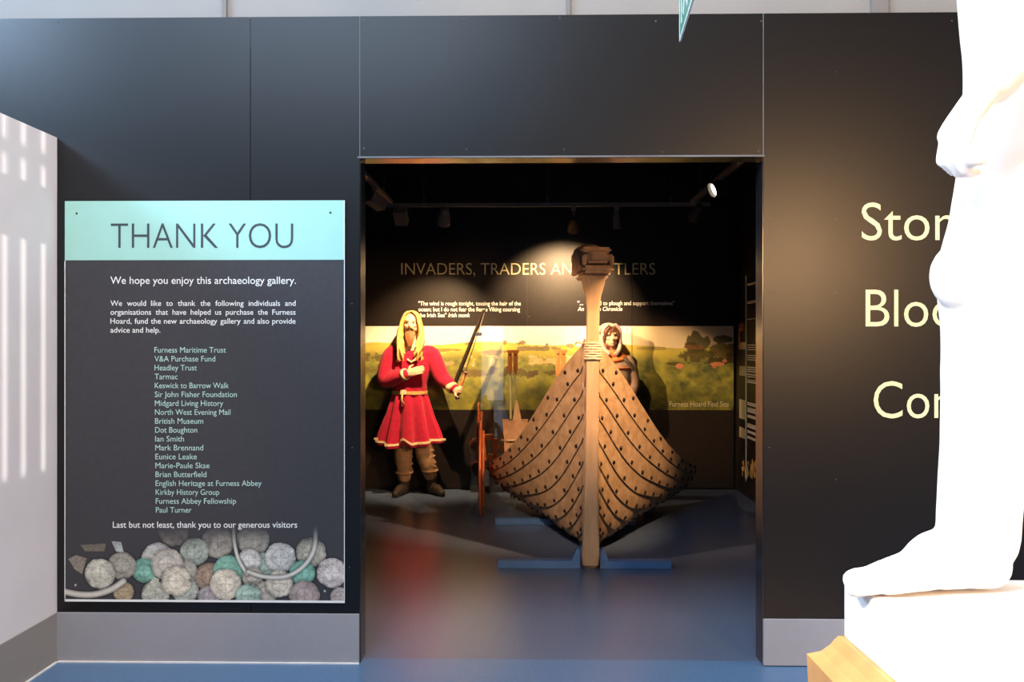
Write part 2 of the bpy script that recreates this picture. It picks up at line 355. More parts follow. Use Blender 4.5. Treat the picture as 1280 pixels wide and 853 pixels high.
# ================================================================== THE BOAT
BX, BY, YAW = P(738, 430, 5.70).x, 5.70, -math.atan(.074)
boat = thing('viking_boat', (BX, BY, 0), 'clinker-built oak boat with carved prow seen bow-on in the dark gallery', 'boat')
RB = Matrix.Rotation(YAW, 3, 'Z')
def B(x, y, z): return RB@Vector((x, y, z))+Vector((BX, BY, 0))
gs_ = np.array([0, .17, .37, .57, .92, 1.32, 1.92, 2.34]); gw = np.array([.045, .14, .26, .357, .50, .70, .905, .95]); gz_ = np.array([1.50, 1.389, 1.24, 1.084, .83, .62, .425, .37])
pw, pz = np.polyfit(gs_, gw, 4), np.polyfit(gs_, gz_, 4)
S_OFF = .055
def hull(s, v):
    wg, zg = max(.04, float(np.polyval(pw, s))), float(np.polyval(pz, s)); zk = .105-.04*min(1, max(0, s)/.4)
    x0 = .038; b = float(sm(np.array(s), -.12, .75)); ph = v*PI/2
    xv, zv = x0+(wg-x0)*v, zk+(zg-zk)*v
    xu, zu = x0+(wg-x0)*math.sin(ph)**.64 if v > 0 else x0, zk+(zg-zk)*(1-math.cos(ph))
    return Vector((xv+(xu-xv)*b, S_OFF+s, zv+(zu-zv)*b))
def hnorm(s, v):
    e = .004; a = hull(s+e, v)-hull(s-e, v); b = hull(s, min(v+e, 1))-hull(s, max(v-e, 0)); n = b.cross(a)
    n.normalize(); return n if n.x > 0 else -n
NS = 9; SMAX = 2.33
vseam = [(i/NS)**1.0 for i in range(NS+1)]
rivet_pts = []
def send(i): return SMAX-.10*(NS-1-i)*.5
for sd in (-1, 1):
    for i in range(NS):
        va, vb = vseam[i], vseam[i+1]; rings = []
        lo = max(0, va-.014)
        for s in np.linspace(-.05, send(i), 31):
            out = []; inn = []
            for k in range(4):
                v = lo+(vb-lo)*k/3; p = hull(s, v); n = hnorm(s, v); d = .011*(1-k/3)+.003
                out.append(p+n*d); inn.append(p+n*(d-.013))
            rings.append([B(sd*q.x, q.y, q.z) for q in out+inn[::-1]])
        MB().loft(rings).build('strake', M['oak'], boat)
        n_r = max(6, int(13-.4*(NS-1-i))); st = .5*(i % 2)
        for k in range(n_r):
            s = .02+(send(i)-.05)*((k+.3+st*.8)/n_r)**1.15
            if s > send(i)-.02: continue
            v = lo+(vb-lo)*(.16 if i else .3); p = hull(s, v); n = hnorm(s, v); rivet_pts.append((B(sd*(p+n*.012).x, (p+n*.012).y, (p+n*.012).z), (RB@Vector((sd*n.x, n.y, n.z)))))
        if i == NS-1:
            for k in range(9):
                s = .04+(send(i)-.06)*(k+.7)/9; v = .965; p = hull(s, v); n = hnorm(s, v); q = p+n*.007; rivet_pts.append((B(sd*q.x, q.y, q.z), RB@Vector((sd*n.x, n.y, n.z))))
rivet_pts.sort(key=lambda q: q[0].y)
rest = MB(); rb0 = None
prof = [(-.003, .0155), (.004, .0155), (.010, .011), (.013, .004)]
for k, (p, n) in enumerate(rivet_pts):
    if k < 100: MB().lathe(p, n, prof, 9).build('rivet', M['rivet'], boat, True)
    else: rest.lathe(p, n, prof, 9)
ro = rest.build('rivet', M['rivet'], boat, True); ro['kind'] = 'stuff'
# stem post: square timber, wider at the foot, flaring below the head
rings = []
for z, wd, y0, y1 in [(0, .06, .0, .16), (.03, .105, -.035, .17), (.1, .118, -.04, .17), (.3, .105, -.035, .15), (.6, .092, -.03, .13), (1.0, .088, -.03, .115), (1.5, .086, -.03, .10), (1.72, .086, -.03, .10), (1.82, .105, -.04, .11), (1.90, .15, -.05, .14), (1.945, .165, -.055, .15)]:
    h = wd/2; c = .008; yy0, yy1 = y0, y1; lean = .01*z
    rings.append([B(x+lean, y, z) for x, y in ((-h+c, yy0), (h-c, yy0), (h, yy0+c), (h, yy1-c), (h-c, yy1), (-h+c, yy1), (-h, yy1-c), (-h, yy0+c))])
q = []
for i in range(len(rings)-1):
    for k in range(5): q.append([a.lerp(b, k/5) for a, b in zip(rings[i], rings[i+1])])
q.append(rings[-1]); MB().loft(q).build('stem_post', M['stem'], boat)
MB().loft([[B(x+.004*z, y, z) for x, y in ((-.054, .045), (.054, .045), (.054, .15), (-.054, .15))] for z in np.linspace(.12, 1.46, 6)]).build('stem_apron', M['stem'], boat)
MB().loft([[B(x, y, z) for x, z in ((-.035, .052), (.035, .052), (.04, .12), (-.04, .12))] for y in np.linspace(.13, 2.45, 8)]).build('keel', M['stem'], boat)
for s in (.8, 1.4, 2.0):
    for sd in (-1, 1):
        mb = MB(); rr = []
        for v in np.linspace(.04, .97, 12):
            p = hull(s, v)-hnorm(s, v)*.022; rr.append([B(sd*(p.x-a), p.y+b, p.z+c) for a, b, c in ((0, -.02, 0), (0, .02, 0), (.03, .02, .02), (.03, -.02, .02))])
        mb.loft(rr).build('rib', M['oak'], boat)
# carved animal head, turned a little to the photo's right
HZ = 2.055; hc = B(.018, .03, HZ); ha = YAW+.22
def Hd(x, y, z): return hc+Matrix.Rotation(ha, 3, 'Z')@Vector((x, y, z))
def hbox(mb, a, b, r=.012): 
    t = MB().bbox(a, b, r); return mb.add([Hd(*v) for v in t.v], t.f)
hd = MB(); hbox(hd, (-.095, -.02, -.10), (.095, .20, .085), .03); t = MB().ell((-.01, .09, .055), (.108, .13, .066)); hd.add([Hd(*v) for v in t.v], t.f)
fh = hd.fuse('figurehead', M['head_wood'], boat, .008, 3)
mz = MB(); hbox(mz, (-.085, -.16, -.03), (.085, .02, .052), .02); mz.fuse('muzzle', M['head_wood'], fh, .007, 1)
for nm, a, b, r in (('brow', (-.10, -.12, .045), (.10, -.03, .082), .014), ('nose_block', (-.055, -.185, -.01), (.055, -.14, .04), .01), ('jaw', (-.105, -.17, -.095), (.105, .06, -.042), .02), ('collar', (-.088, -.07, -.125), (.088, .14, -.096), .01)):
    mb = MB(); hbox(mb, a, b, r); mb.build(nm, M['head_wood'], fh)
for sx in (-1, 1):
    mb = MB(); t = MB().ell((sx*.088, -.09, .012), (.022, .03, .026)); mb.add([Hd(*v) for v in t.v], t.f); mb.build('eye', M['head_wood'], fh, True)
    mb = MB(); hbox(mb, (sx*.092-.014, -.16, -.05), (sx*.092+.014, -.05, .03), .01); mb.build('cheek', M['head_wood'], fh)
mb = MB()
for k in range(5):
    t = MB().bbox((-.112, .03+k*.034, -.09), (-.085, .05+k*.034, .06), .006); mb.add([Hd(*v) for v in t.v], t.f)
mb.build('mane', M['head_wood'], fh)
# rope lashing round stem and top strakes
mb = MB()
for k in range(7):
    z = 1.40+k*.017; h = .049
    mb.tube([B(x+.014, y, z+.003*((i+k) % 2)) for i, (x, y) in enumerate(((-h, -.034), (0, -.037), (h, -.034), (h+.006, .05), (h, .115), (-h, .115), (-h-.006, .05), (-h, -.034)))], .0085, 7)
mb.tube([B(-.05, -.02, 1.50), B(-.085, -.01, 1.512), B(-.10, .0, 1.498)], .007, 6); mb.tube([B(-.05, .0, 1.50), B(-.1, .0, 1.515)], .005, 6)
mb.build('rope_lashing', M['rope'], boat, True)
# thwart and side bracket inside
MB().bbox((B(-.78, 1.98, 0).x, B(0, 1.98, 0).y, .40), (B(.78, 2.0, 0).x, B(0, 2.14, 0).y, .43), .006).build('thwart', M['oak'], boat)
# blue cradle
cr = thing('boat_cradle', (BX, BY, 0), 'blue steel floor stand under the wooden boat', 'stand')
MB().bbox((P(622, 0, 5.72).x, 5.70, 0), (BX-.075, 5.78, .052), .004).build('front_bar', M['blue_steel'], cr)
MB().bbox((BX+.08, 5.70, 0), (P(839, 0, 5.72).x, 5.78, .052), .004).build('front_bar', M['blue_steel'], cr)
MB().bbox((P(619, 0, 7.1).x, 7.06, 0), (P(794, 0, 7.1).x, 7.14, .05), .004).build('rear_bar', M['blue_steel'], cr)
for sx in (-1, 1):
    x0 = BX+sx*.066; mb = MB()
    poly = [(x0, .0), (x0+sx*.055, .0), (x0+sx*.055, .06), (x0+sx*.022, .135), (x0, .12)]
    mb.loft([[(x, 5.715, z) for x, z in poly], [(x, 5.775, z) for x, z in poly]]).build('bracket', M['blue_steel'], cr)
MB().bbox((BX-.03, 5.84, 0), (BX+.04, 7.06, .045), .004).build('spine', M['blue_steel'], cr)
# shields hanging outboard
def shield(px_, py_, Y, r, label):
    c = P(px_, py_, Y); t = thing('round_shield', c, label, 'shield', None)
    n = Matrix.Rotation(math.radians(-1.2), 3, 'Z')@Vector((-1, (px_-659)/F, 0)).normalized()
    mb = MB().lathe(c, n, [(-.012, .001), (-.012, r-.01), (-.006, r), (.010, r), (.014, r-.012), (.016, .001)], 48); mb.build('face_board', M['shield_red'], t)
    a, b = frame(n); mb = MB(); mb.tube([c+(a*math.cos(k)+b*math.sin(k))*(r-.002) for k in np.linspace(0, 2*PI, 49)], .011, 8); mb.build('rim', M['leather'], t, True)
    MB().lathe(c+n*.014, n, [(0, .10), (.006, .10), (.010, .078), (.04, .07), (.062, .05), (.074, .02), (.076, .001)], 24).build('boss', M['iron'], t, True)
    e = c-n*.02; MB().tube([e-a*.0+b*(r*.8), e-b*(r*.8)], .014, 8).build('handle', M['leather'], t, True)
    return t
shield(601, 586, 7.55, .418, 'red round shield hung edge-on at the boat side, the lower of two')
shield(598.5, 557, 8.05, .40, 'red round shield mostly hidden behind the lower shield')
# bench knee, tub and upright wooden posts standing in the boat
def plank_frame():
    t = thing('oar_box', P(614, 576, 7.9), 'small open wooden frame beside the red shields in the boat', 'frame')
    Y = 8.0
    for nm, x0, y0, x1, y1, d in (('top_rail', 604, 544, 617, 551, .09), ('side_post', 604, 551, 608, 570, .09), ('side_post', 616, 549, 621, 572, .09), ('base_rail', 603, 569, 622, 576, .12), ('back_rail', 620, 558, 630, 562, .05)):
        a = P(x0, y1, Y); b = P(x1, y0, Y); MB().bbox((a.x, Y, a.z), (b.x, Y+d, b.z), .005).build(nm, M['orange_wood'], t)
plank_frame()
tb = thing('wooden_tub', P(644, 600, 7.75), 'square wooden tub with a rope band standing inside the boat', 'tub')
c = P(644, 590, 7.75); rr = []
for py_, hwid in ((590, 12), (545, 14), (527, 15.5), (525, 16)):
    q = P(644, py_, 7.75); h = hwid*7.75/F; rr.append([(q.x-h, 7.75-h*.7, q.z), (q.x+h, 7.75-h*.7, q.z), (q.x+h, 7.75+h*.7, q.z), (q.x-h, 7.75+h*.7, q.z)])
h2 = .08; q = P(644, 526, 7.75); rr.append([(q.x-h2, 7.75-h2*.7, q.z), (q.x+h2, 7.75-h2*.7, q.z), (q.x+h2, 7.75+h2*.7, q.z), (q.x-h2, 7.75+h2*.7, q.z)])
q = P(644, 560, 7.75); rr.append([(q.x-h2, 7.75-h2*.7, q.z), (q.x+h2, 7.75-h2*.7, q.z), (q.x+h2, 7.75+h2*.7, q.z), (q.x-h2, 7.75+h2*.7, q.z)])
MB().loft(rr).build('tub_body', M['head_wood'], tb)
q = P(644, 549, 7.75); h = .112
MB().tube([(q.x+h*1.05*math.cos(k)*1.05, 7.75+h*.85*math.sin(k), q.z+.01*math.cos(k)) for k in np.linspace(0, 2*PI, 25)], .010, 8).build('rope_band', M['rope'], tb, True)
pk = MB(); a = P(638, 526, 7.7); b = P(655, 524, 7.7); e = P(646, 500, 7.75)
pk.loft([[(a.x, 7.69, a.z-.1), (b.x, 7.69, a.z-.1), (e.x+.005, 7.70, e.z), (e.x-.005, 7.70, e.z)], [(a.x, 7.73, a.z-.1), (b.x, 7.73, a.z-.1), (e.x+.005, 7.73, e.z), (e.x-.005, 7.73, e.z)]])
wd_ = pk.build('wooden_wedge', M['oak']); tag(wd_, 'pointed pale wooden wedge standing up out of the square tub', 'wedge')
def tee(px_, top_, bot, Y, label, both):
    t = thing('oar_crutch', P(px_, bot, Y), label, 'oar rest'); u = Y/F
    a = P(px_, top_, Y)
    MB().bbox((a.x-8*u, Y-.02, a.z-3.2*u), (a.x+8*u, Y+.02, a.z+.002), .003).build('crossbar', M['orange_wood'], t)
    for sx in (-1, 1):
        x = a.x+sx*3.4*u; zt = a.z-3*u; zb = a.z-(30 if not both else 36)*u
        rr = [[(x-2.9*u*k, Y-.016, z), (x+2.9*u*k, Y-.016, z), (x+2.9*u*k, Y+.016, z), (x-2.9*u*k, Y+.016, z)] for z, k in ((zt, 1), (zb+.05, .95), (zb, .35))]
        MB().loft(rr).build('prong', M['orange_wood'], t)
        MB().lathe((x, Y-.016, zt-2.5*u), (0, -1, 0), [(0, .009), (.004, .008), (.006, .001)], 10).build('bolt', M['rivet'], t)
        e = P(px_+sx*(2 if not both else 1.5), bot, Y); MB().tube([(x*.6+e.x*.4, Y, zb+.02), e], .011, 8).build('pole', M['pole_green'] if not both else M['orange_wood'], t, True)
tee(641, 438, 622, 8.32, 'orange forked oar rest on pale poles above the wooden tub', False)
tee(701, 437.5, 622, 8.32, 'orange forked oar rest showing just behind the bow planks', True)

# ================================================================== MURAL WALL
Y0 = WB-.03
mu = thing('mural_wall_display', (P(685, 0, Y0).x, WB, 0), 'long black display wall with a landscape photograph and quotations', 'display panel')
e1, e2, e3 = 659.0, 790.0, 917.0; x_l = 415
for a, b in ((x_l, e1-.25), (e1+.25, e2-.25), (e2+.25, e3)):
    MB().wallrect(a, 293.5, b, 610, Y0, .028).build('backing_board', M['gal_panel'], mu)
hm, wm = 180, 760
yy, xx = np.mgrid[0:hm, 0:wm]; X = x_l+(e3-x_l)*xx/(wm-1); Yp = 408+105*yy/(hm-1)
n1, n2, n3 = fbm(hm, wm, 12, 1), fbm(hm, wm, 40, 5), fbm(hm, wm, 90, 9, 3)
hor = 430+2.2*np.sin(X/26.)+3*(n1-.5)+np.where(X > 720, 3, 0)+4*sm(X, 470, 440)
sky = np.stack([.93-.0*Yp, .86+0*Yp, .70+0*Yp], -1)*(0.93+.07*sm(Yp, 408, 432))[..., None]
gy = (Yp-hor)
grass = np.stack([.25+.4*(n2-.5)+.2*(n3-.5), .25+.34*(n2-.5)+.18*(n3-.5), .045+.02*n3], -1)
far = np.stack([.52+.1*n2, .43+.1*n2, .09+.0*n2], -1)
img = np.where((gy > 0)[..., None], far+(grass-far)*sm(gy, 4, 22)[..., None], sky)
stones = ((n3 > .58) & (n2 > .5) & (gy > 10) & (gy < 30) & (X > 530) & (X < 740)); img[stones] = (.66, .50, .30)
def band(cx, cy, rx, ry, col, amt=.9, th=.5, k=1.):
    global img
    d = ((X-cx)/rx)**2+((Yp-cy)/ry)**2; m = sm(1.2-d+k*(3.6*(n2-.5)+2.6*(n3-.5)), th-.15, th+.15)*amt
    img = img*(1-m[..., None])+np.array(col)*(0.75+.5*n3)[..., None]*m[..., None]
for b in [(465, 445, 26, 6, (.12, .09, .035)), (470, 463, 22, 6, (.14, .11, .035)), (590, 466, 26, 5, (.15, .11, .05)), (563, 438, 30, 1.6, (.22, .17, .06)), (668, 436, 34, 3.4, (.20, .15, .09)), (620, 441, 16, 3, (.20, .15, .06)),
          (645, 430, 9, 2.5, (.20, .16, .06)), (654, 429, 5, 2.5, (.2, .15, .05)), (632, 428.5, 2.5, 2.5, (.2, .15, .05)), (685, 430.5, 3, 1.8, (.2, .15, .05)), (712, 433, 5, 2.6, (.25, .2, .08)),
          (640, 466, 30, 7, (.09, .075, .03)), (700, 466, 40, 4.5, (.10, .075, .035)), (560, 455, 30, 3, (.42, .30, .14)), (690, 452, 34, 4, (.58, .42, .2)), (585, 430, 4, 2, (.2, .15, .05))]: band(*b)
low = sm(Yp, 470, 490)*sm(X, 600, 660)*sm(X, 960, 740); img = img*(1-.55*low[..., None])*(1-.4*sm(Yp, 465, 512))[..., None]
# tree, hedge and animals of the end panel
sk2 = np.stack([.80+0*Yp, .66+0*Yp, .42+0*Yp], -1); rgt = X > e2
img = np.where((rgt & (gy <= 0))[..., None], sk2, img)
for b in [(815, 436, 26, 2.4, (.34, .27, .08)), (873, 428, 16, 15, (.075, .072, .022)), (866, 436, 10, 8, (.075, .07, .02)), (905, 425, 14, 5.5, (.09, .085, .03)), (905, 440, 22, 13, (.15, .115, .04)), (872, 446, 27, 11, (.085, .072, .026)),
          (869, 434.5, 14, 3, (.22, .11, .05)), (895, 452, 26, 6, (.06, .05, .02)), (845, 455, 14, 3, (.07, .065, .02)), (912, 445, 6, 5, (.07, .06, .025))]: band(*b, k=.42)
for cx, cy, rx, ry in ((850, 458, 5, 3.4), (897, 455.5, 9, 2.6), (906, 451.5, 3, 2), (893, 458, 2.5, 3)):
    m = (((X-cx)/rx)**2+((Yp-cy)/ry)**2 < 1); img[m] = (.62, .24, .12)
pg = rgt & (gy > 24); img[pg] *= (0.9+.5*(n2[pg]-.5))[:, None]
printmesh('landscape_photograph', img, x_l, 408, e3, 513, Y0-.0012, M['print'], mu)
MB().wallrect(e1-.25, 300, e1+.25, 407, Y0-.001, .001).build('panel_joint', M['lamp_black'], mu); MB().wallrect(e2-.35, 409, e2+.35, 512, Y0-.002, .001).build('panel_joint', M['lamp_black'], mu)
t = MB(); text(t, 'INVADERS, TRADERS AND SETTLERS', 501.5, 819, 343.5, 14.5, Y0-.002, bold=-.006); t.build('heading_lettering', M['yellow_ink'], mu)
t = MB()
for s, a, b, y in (('"The wind is rough tonight, tossing the hair of the', 523, 651, 382), ('ocean; but I do not fear the fierce Viking coursing', 523, 650, 389.3)): text(t, s, a, b, y, 5, Y0-.002, bold=.012)
text(t, 'the Irish Sea"', 523, 558, 396.6, 5, Y0-.002, bold=.012); text(t, 'Irish monk', 560.5, 587.5, 396.6, 5, Y0-.002, bold=.012, shear=.2)
t.build('quotation_lettering', M['white_ink'], mu); t = MB()
text(t, '"...', 722, 729, 381.6, 5, Y0-.002, bold=.012); text(t, 'ed to plough and support themselves"', 746, 843, 381.6, 5, Y0-.002, bold=.012)
text(t, 'An', 722, 730, 388.8, 5, Y0-.002, bold=.012, shear=.2); text(t, 'on Chronicle', 745, 778, 388.8, 5, Y0-.002, bold=.012, shear=.2)
t.build('quotation_lettering', M['white_ink'], mu)
t = MB(); text(t, 'Furness Hoard Find Site', 837, 911, 508.5, 6.5, Y0-.003); t.build('caption_lettering', M['grey_ink'], mu)
for x, y in ((530, 306), (656.5, 307), (784, 412), (661, 396), (455, 500)):
    MB().lathe(P(x, y, Y0), (0, -1, 0), [(0, .008), (.0025, .007), (.004, .001)], 8).build('screw', M['screw'], mu)

# graphic panel on the gallery's side wall
gp = thing('side_wall_graphic', (GR, 8.1, 0), 'narrow dark timeline panel on the side wall beyond the landscape photograph', 'display panel')
MB().box((GR, 7.0, .2), (GR+.02, 8.72, 2.2)).build('backing_board', M['gal_panel'], gp)
def W(px_, py_):   # photo pixel on the side wall plane
    r = P(px_, py_, 1.0)-Vector((0, 0, EYE)); k = GR/r.x; return Vector((GR-.002, k, EYE+r.z*k))
def sidebox(mb, x0, y0, x1, y1):
    ya = W(x0, 430).y; yb = W(x1, 430).y; za = W((x0+x1)/2, y0).z; zb = W((x0+x1)/2, y1).z; mb.box((GR-.003, yb, zb), (GR+.001, ya, za)); return mb
tl = MB()
for y0, n in ((352, 2), (375, 2), (398, 1), (431, 3), (444, 3), (459, 6), (473, 3), (505, 7), (531, 3), (541, 4)):
    for k in range(n): sidebox(tl, 934.5, y0+k*3, 945+6*((k*7+n) % 3), y0+k*3+1.2)
tl.build('text_lines', M['white_ink'], gp)
for y0, y1 in ((428, 437), (458, 470), (500, 524), (535, 548)): sidebox(MB(), 924.5, y0, 932.5, y1).build('small_picture', M['grey_ink'], gp)
sidebox(MB(), 932.2, 345, 933.2, 598).build('timeline_rule', M['mint_ink'], gp)
mb = MB(); a = W(932.7, 604); mb.add([a, W(931.2, 594), W(934.2, 594)], [(0, 1, 2)]); mb.build('timeline_arrow', M['mint_ink'], gp)
mb = MB(); mb.tube([W(924.5, 436), W(925, 412), W(927, 404), W(929.5, 405), W(929, 411), W(926.5, 413)], .012, 6); mb.build('pin_picture', M['scarf'], gp)
mb = MB()
for k in range(40):
    x = 927+20*random.random(); y = 578+random.random()*17; a = W(x, y); r = .012+.012*random.random(); mb.ell(a+Vector((.004, 0, 0)), (.006, r*.8, r*1.8), nu=8, nv=6)
mb.build('amber_pile', M['belt'], gp)['kind'] = 'stuff'

# ================================================================== GALLERY LAMPS
ZT = 2.72
def track(name, a, b, label):
    t = thing(name, a, label, 'lighting track'); a = Vector(a); b = Vector(b); d = (b-a).normalized(); n = Vector((-d.y, d.x, 0))*.018
    MB().loft([[p+n+Vector((0, 0, -.016)), p-n+Vector((0, 0, -.016)), p-n+Vector((0, 0, .016)), p+n+Vector((0, 0, .016))] for p in (a, b)]).build('rail', M['lamp_grey'], t)
    MB().loft([[p+n*.5+Vector((0, 0, -.018)), p-n*.5+Vector((0, 0, -.018)), p-n*.5+Vector((0, 0, -.0155)), p+n*.5+Vector((0, 0, -.0155))] for p in (a, b)]).build('conductor_slot', M['lamp_black'], t)
    for k in (.12, .5, .88):
        p = a.lerp(b, k); MB().tube([p+Vector((0, 0, .016)), (p.x, p.y, GC)], .0025, 6).build('suspension_wire', M['wire'], t)
        MB().lathe(p+Vector((0, 0, .016)), (0, 0, 1), [(0, .008), (.05, .008), (.06, .003)], 8).build('wire_grip', M['wire'], t)
track('lighting_track', (-1.17, 4.5, ZT), (-1.17, 7.3, ZT), 'grey lighting track running back along the gallery above the red-robed figure')
track('lighting_track', (1.42, 4.5, ZT), (1.42, 7.4, ZT), 'grey lighting track running back towards the side wall graphic')
track('lighting_track', (-1.25, 7.5, ZT), (1.6, 7.5, ZT), 'thin lighting track across the back above the heading')
def spot(loc, target, label, box=False, lit=False, m='lamp_black', r=.05, watts=0, cone=.6, blend=.6, col=WARM):
    loc = Vector(loc); d = (Vector(target)-loc).normalized(); t = thing('track_spotlight', loc, label, 'spotlight', 'spotlights on the gallery tracks')
    if watts:
        l = lamp('SPOT', 'spot_beam', loc+d*.09, target, watts, col, spot_size=cone, spot_blend=blend, shadow_soft_size=.02); l.parent = t; l.location = d*.09
    zt = ZT-.018; MB().bbox((loc.x-.02, loc.y-.035, zt-.03), (loc.x+.02, loc.y+.035, zt), .004).build('adaptor', M['lamp_grey'], t)
    MB().tube([(loc.x, loc.y, zt-.03), loc+Vector((0, 0, .02))], .009, 8).build('stem', M['lamp_grey'], t)
    if box:
        a, b = frame(d); rr = [[loc+d*h+a*sx*r*1.1+b*sy*r*.8 for sx, sy in ((-1, -1), (1, -1), (1, 1), (-1, 1))] for h in (-.06, .08)]
        MB().loft(rr).build('lamp_body', M[m], t); MB().loft([[loc+d*h+a*sx*r*.9+b*sy*r*.65 for sx, sy in ((-1, -1), (1, -1), (1, 1), (-1, 1))] for h in (.0805, .083)]).build('lens', M['lamp_grey'], t)
    else:
        MB().lathe(loc, d, [(-.09, .02), (-.085, r*.55), (-.03, r*.8), (.05, r), (.075, r), (.075, r*.9), (.03, r*.8)], 20).build('lamp_body', M[m], t, False)
        MB().lathe(loc+d*.045, d, [(0, .001), (0, r*.8), (.004, r*.8), (.006, .001)], 20).build('lens', M['bulb'] if lit else M['lamp_grey'], t)
spot((-1.17, 6.55, 2.60), (.85, 8.5, 1.30), 'boxy spotlight hanging from the track over the red-robed figure', True, m='lamp_grey', watts=740, cone=.46)
spot(P(501, 270, 7.5), (-1, 8.7, 1.4), 'boxy spotlight at the end of the back track above the red-robed figure', True, m='lamp_grey')
spot(P(555, 271, 7.5), (-.95, 8.6, 1.32), 'round silver-grey spotlight on the back track above the word INVADERS', False, m='lamp_grey', r=.06, watts=470, cone=1.22, blend=.8)
spot(P(717, 281, 7.5), (.36, 8.8, 1.75), 'lit spotlight on the back track just behind the carved prow head', False, True, watts=360, cone=1.22, blend=.55)
spot(P(771, 275, 7.5), (.85, 7.52, 1.4), 'slim pale spotlight on the back track above the hooded figure', False, m='lamp_grey', r=.035)
spot((1.42, 6.3, 2.655), (.4, 6.05, 2.2), 'lit spotlight glowing on the track at the side wall graphic end', False, True, r=.06)
spot((1.42, 7.2, 2.60), (1.0, 8.8, 1.2), 'unlit dark spotlight deeper along the side track', False)
spot((1.42, 4.62, 2.58), (.62, 6.1, 1.22), 'unseen spotlight added just inside the doorway to light the boat bow from the timeline side', False, True, watts=600, cone=.72, col=(1, .60, .30))  # added lamp, out of view above the door head, to light the bow
spot((-1.17, 4.62, 2.58), (.24, 6.3, 1.18), 'unseen spotlight added just inside the doorway to light the boat bow from the shield side', False, True, watts=345, cone=.80, blend=.7, col=(1, .62, .36))  # added out-of-view lamp that warms the hull's other side

# ================================================================== MANNEQUINS
def hand(mb, wrist, dirv, palm_n, size=.185, curl=(.25,)*5, side=1):
    """palm, four unequal bent fingers and a thumb leaving the palm's side"""
    d = Vector(dirv).normalized(); n = Vector(palm_n); n = (n-d*n.dot(d)).normalized(); s = d.cross(n).normalized()*side; wrist = Vector(wrist)
    L = size*.53; w_ = size*.44
    rr = [[wrist+d*h+s*wd*math.cos(t)+n*th*math.sin(t) for t in [2*PI*k/12 for k in range(12)]] for h, wd, th in ((-.01, w_*.36, size*.11), (L*.3, w_*.46, size*.105), (L*.75, w_*.52, size*.085), (L, w_*.48, size*.062))]
    mb.loft(rr)
    for k, (off, ln) in enumerate(((.39, .43), (.13, .48), (-.13, .45), (-.38, .36))):
        c = curl[k]; p = wrist+d*L*.93+s*off*w_; pts = [p-d*.02]; dd = d.copy(); ax = d.cross(n)
        for j, seg in enumerate((.46, .30, .24)):
            ang = c*(1.0 if j else .8); dd = (dd*math.cos(ang)+n*math.sin(ang)).normalized() if False else (Matrix.Rotation(ang, 3, ax)@dd)
            p = p+dd*ln*size*seg; pts.append(p.copy())
        r0 = size*.048; mb.tube(pts, [r0*1.1, r0*1.05, r0*.95, r0*.8], 9); mb.ell(pts[-1], (r0*.82,)*3, nu=8, nv=6); 
        for q in pts[1:3]: mb.ell(q, (r0*1.0,)*3, nu=8, nv=6)
    p = wrist+d*L*.25+s*w_*.42; t1 = (s*.8+d*.75+n*.3).normalized(); t2 = (s*.3+d*.95+n*.35*(1+curl[4])).normalized(); r0 = size*.056
    q = [p-s*.012, p+t1*size*.2, p+t1*size*.2+t2*size*.17]; mb.tube(q, [r0*1.3, r0*1.05, r0*.8], 9); mb.ell(q[-1], (r0*.82,)*3, nu=8, nv=6)
def head(mb, c, rz, h=.235, tilt=0):
    """skull, jaw, brow, nose, lips, ears; face towards -Y turned by rz"""
    R = Matrix.Rotation(rz, 3, 'Z')@Matrix.Rotation(tilt, 3, 'X'); c = Vector(c); k = h/.235
    def E(p, r, **a):
        t = MB().ell((0, 0, 0), [x*k for x in r], **a); mb.add([c+R@(Vector(p)*k+v) for v in t.v], t.f)
    E((0, .012, .03), (.076, .095, .088)); E((0, -.035, -.035), (.056, .058, .075)); E((0, -.055, -.085), (.032, .03, .024)); E((0, -.068, .028), (.055, .02, .018))
    E((0, -.093, -.012), (.0115, .02, .030), rx=-.35); E((0, -.108, -.028), (.016, .014, .012)); E((0, -.083, -.058), (.024, .012, .006)); E((0, -.082, -.068), (.021, .012, .007))
    for s in (-1, 1): E((s*.038, -.064, -.022), (.024, .022, .022)); E((s*.079, .01, -.008), (.010, .02, .033)); E((s*.05, -.02, -.055), (.014, .04, .03))
    return lambda p: c+R@(Vector(p)*k)
YM = 8.50
man = thing('mannequin', (P(514, 0, YM).x, YM, 0), 'long-haired bearded mannequin in a red tunic holding a sword', 'mannequin')
def Q(x, y, dy=0): return P(x, y, YM+dy)
bd = MB(); u = YM/F
fpt = head(bd, Q(514.5, 404.5, -.02), -.06, .235)
bd.limb([Q(515, 420, .02), Q(515, 436, .03)], [.052, .06])
bd.limb([Q(515, 438, .03), Q(515, 462, .02), Q(514, 485, .02), Q(515, 508, .02)], [.12, .135, .12, .135])
bd.limb([Q(497, 441, .03), Q(534, 441, .03)], [.065, .065])
bd.limb([Q(490, 443, .02), Q(483, 474, -.02), Q(507, 468, -.16)], [.052, .045, .033]); bd.limb([Q(539, 443, .02), Q(551, 472, -.02), Q(567, 487, -.13)], [.052, .044, .032])
bd.limb([Q(504, 512, .02), Q(504, 562, .0), Q(506, 606, .03)], [.085, .058, .042]); bd.limb([Q(526, 512, .02), Q(529, 560, -.01), Q(539, 604, .03)], [.085, .058, .042])
bd.limb([Q(506, 610, .03), (Q(502, 0).x, YM-.09, .05)], [.036, .02]); bd.limb([Q(539, 608, .03), (Q(547, 0).x, YM-.05, .05)], [.036, .02])
hand(bd, Q(508, 467.5, -.165), Q(535, 460, -.17)-Q(508, 467.5, -.165), (0, 1, -.15), .19, (.12, .14, .16, .2, .2), 1)
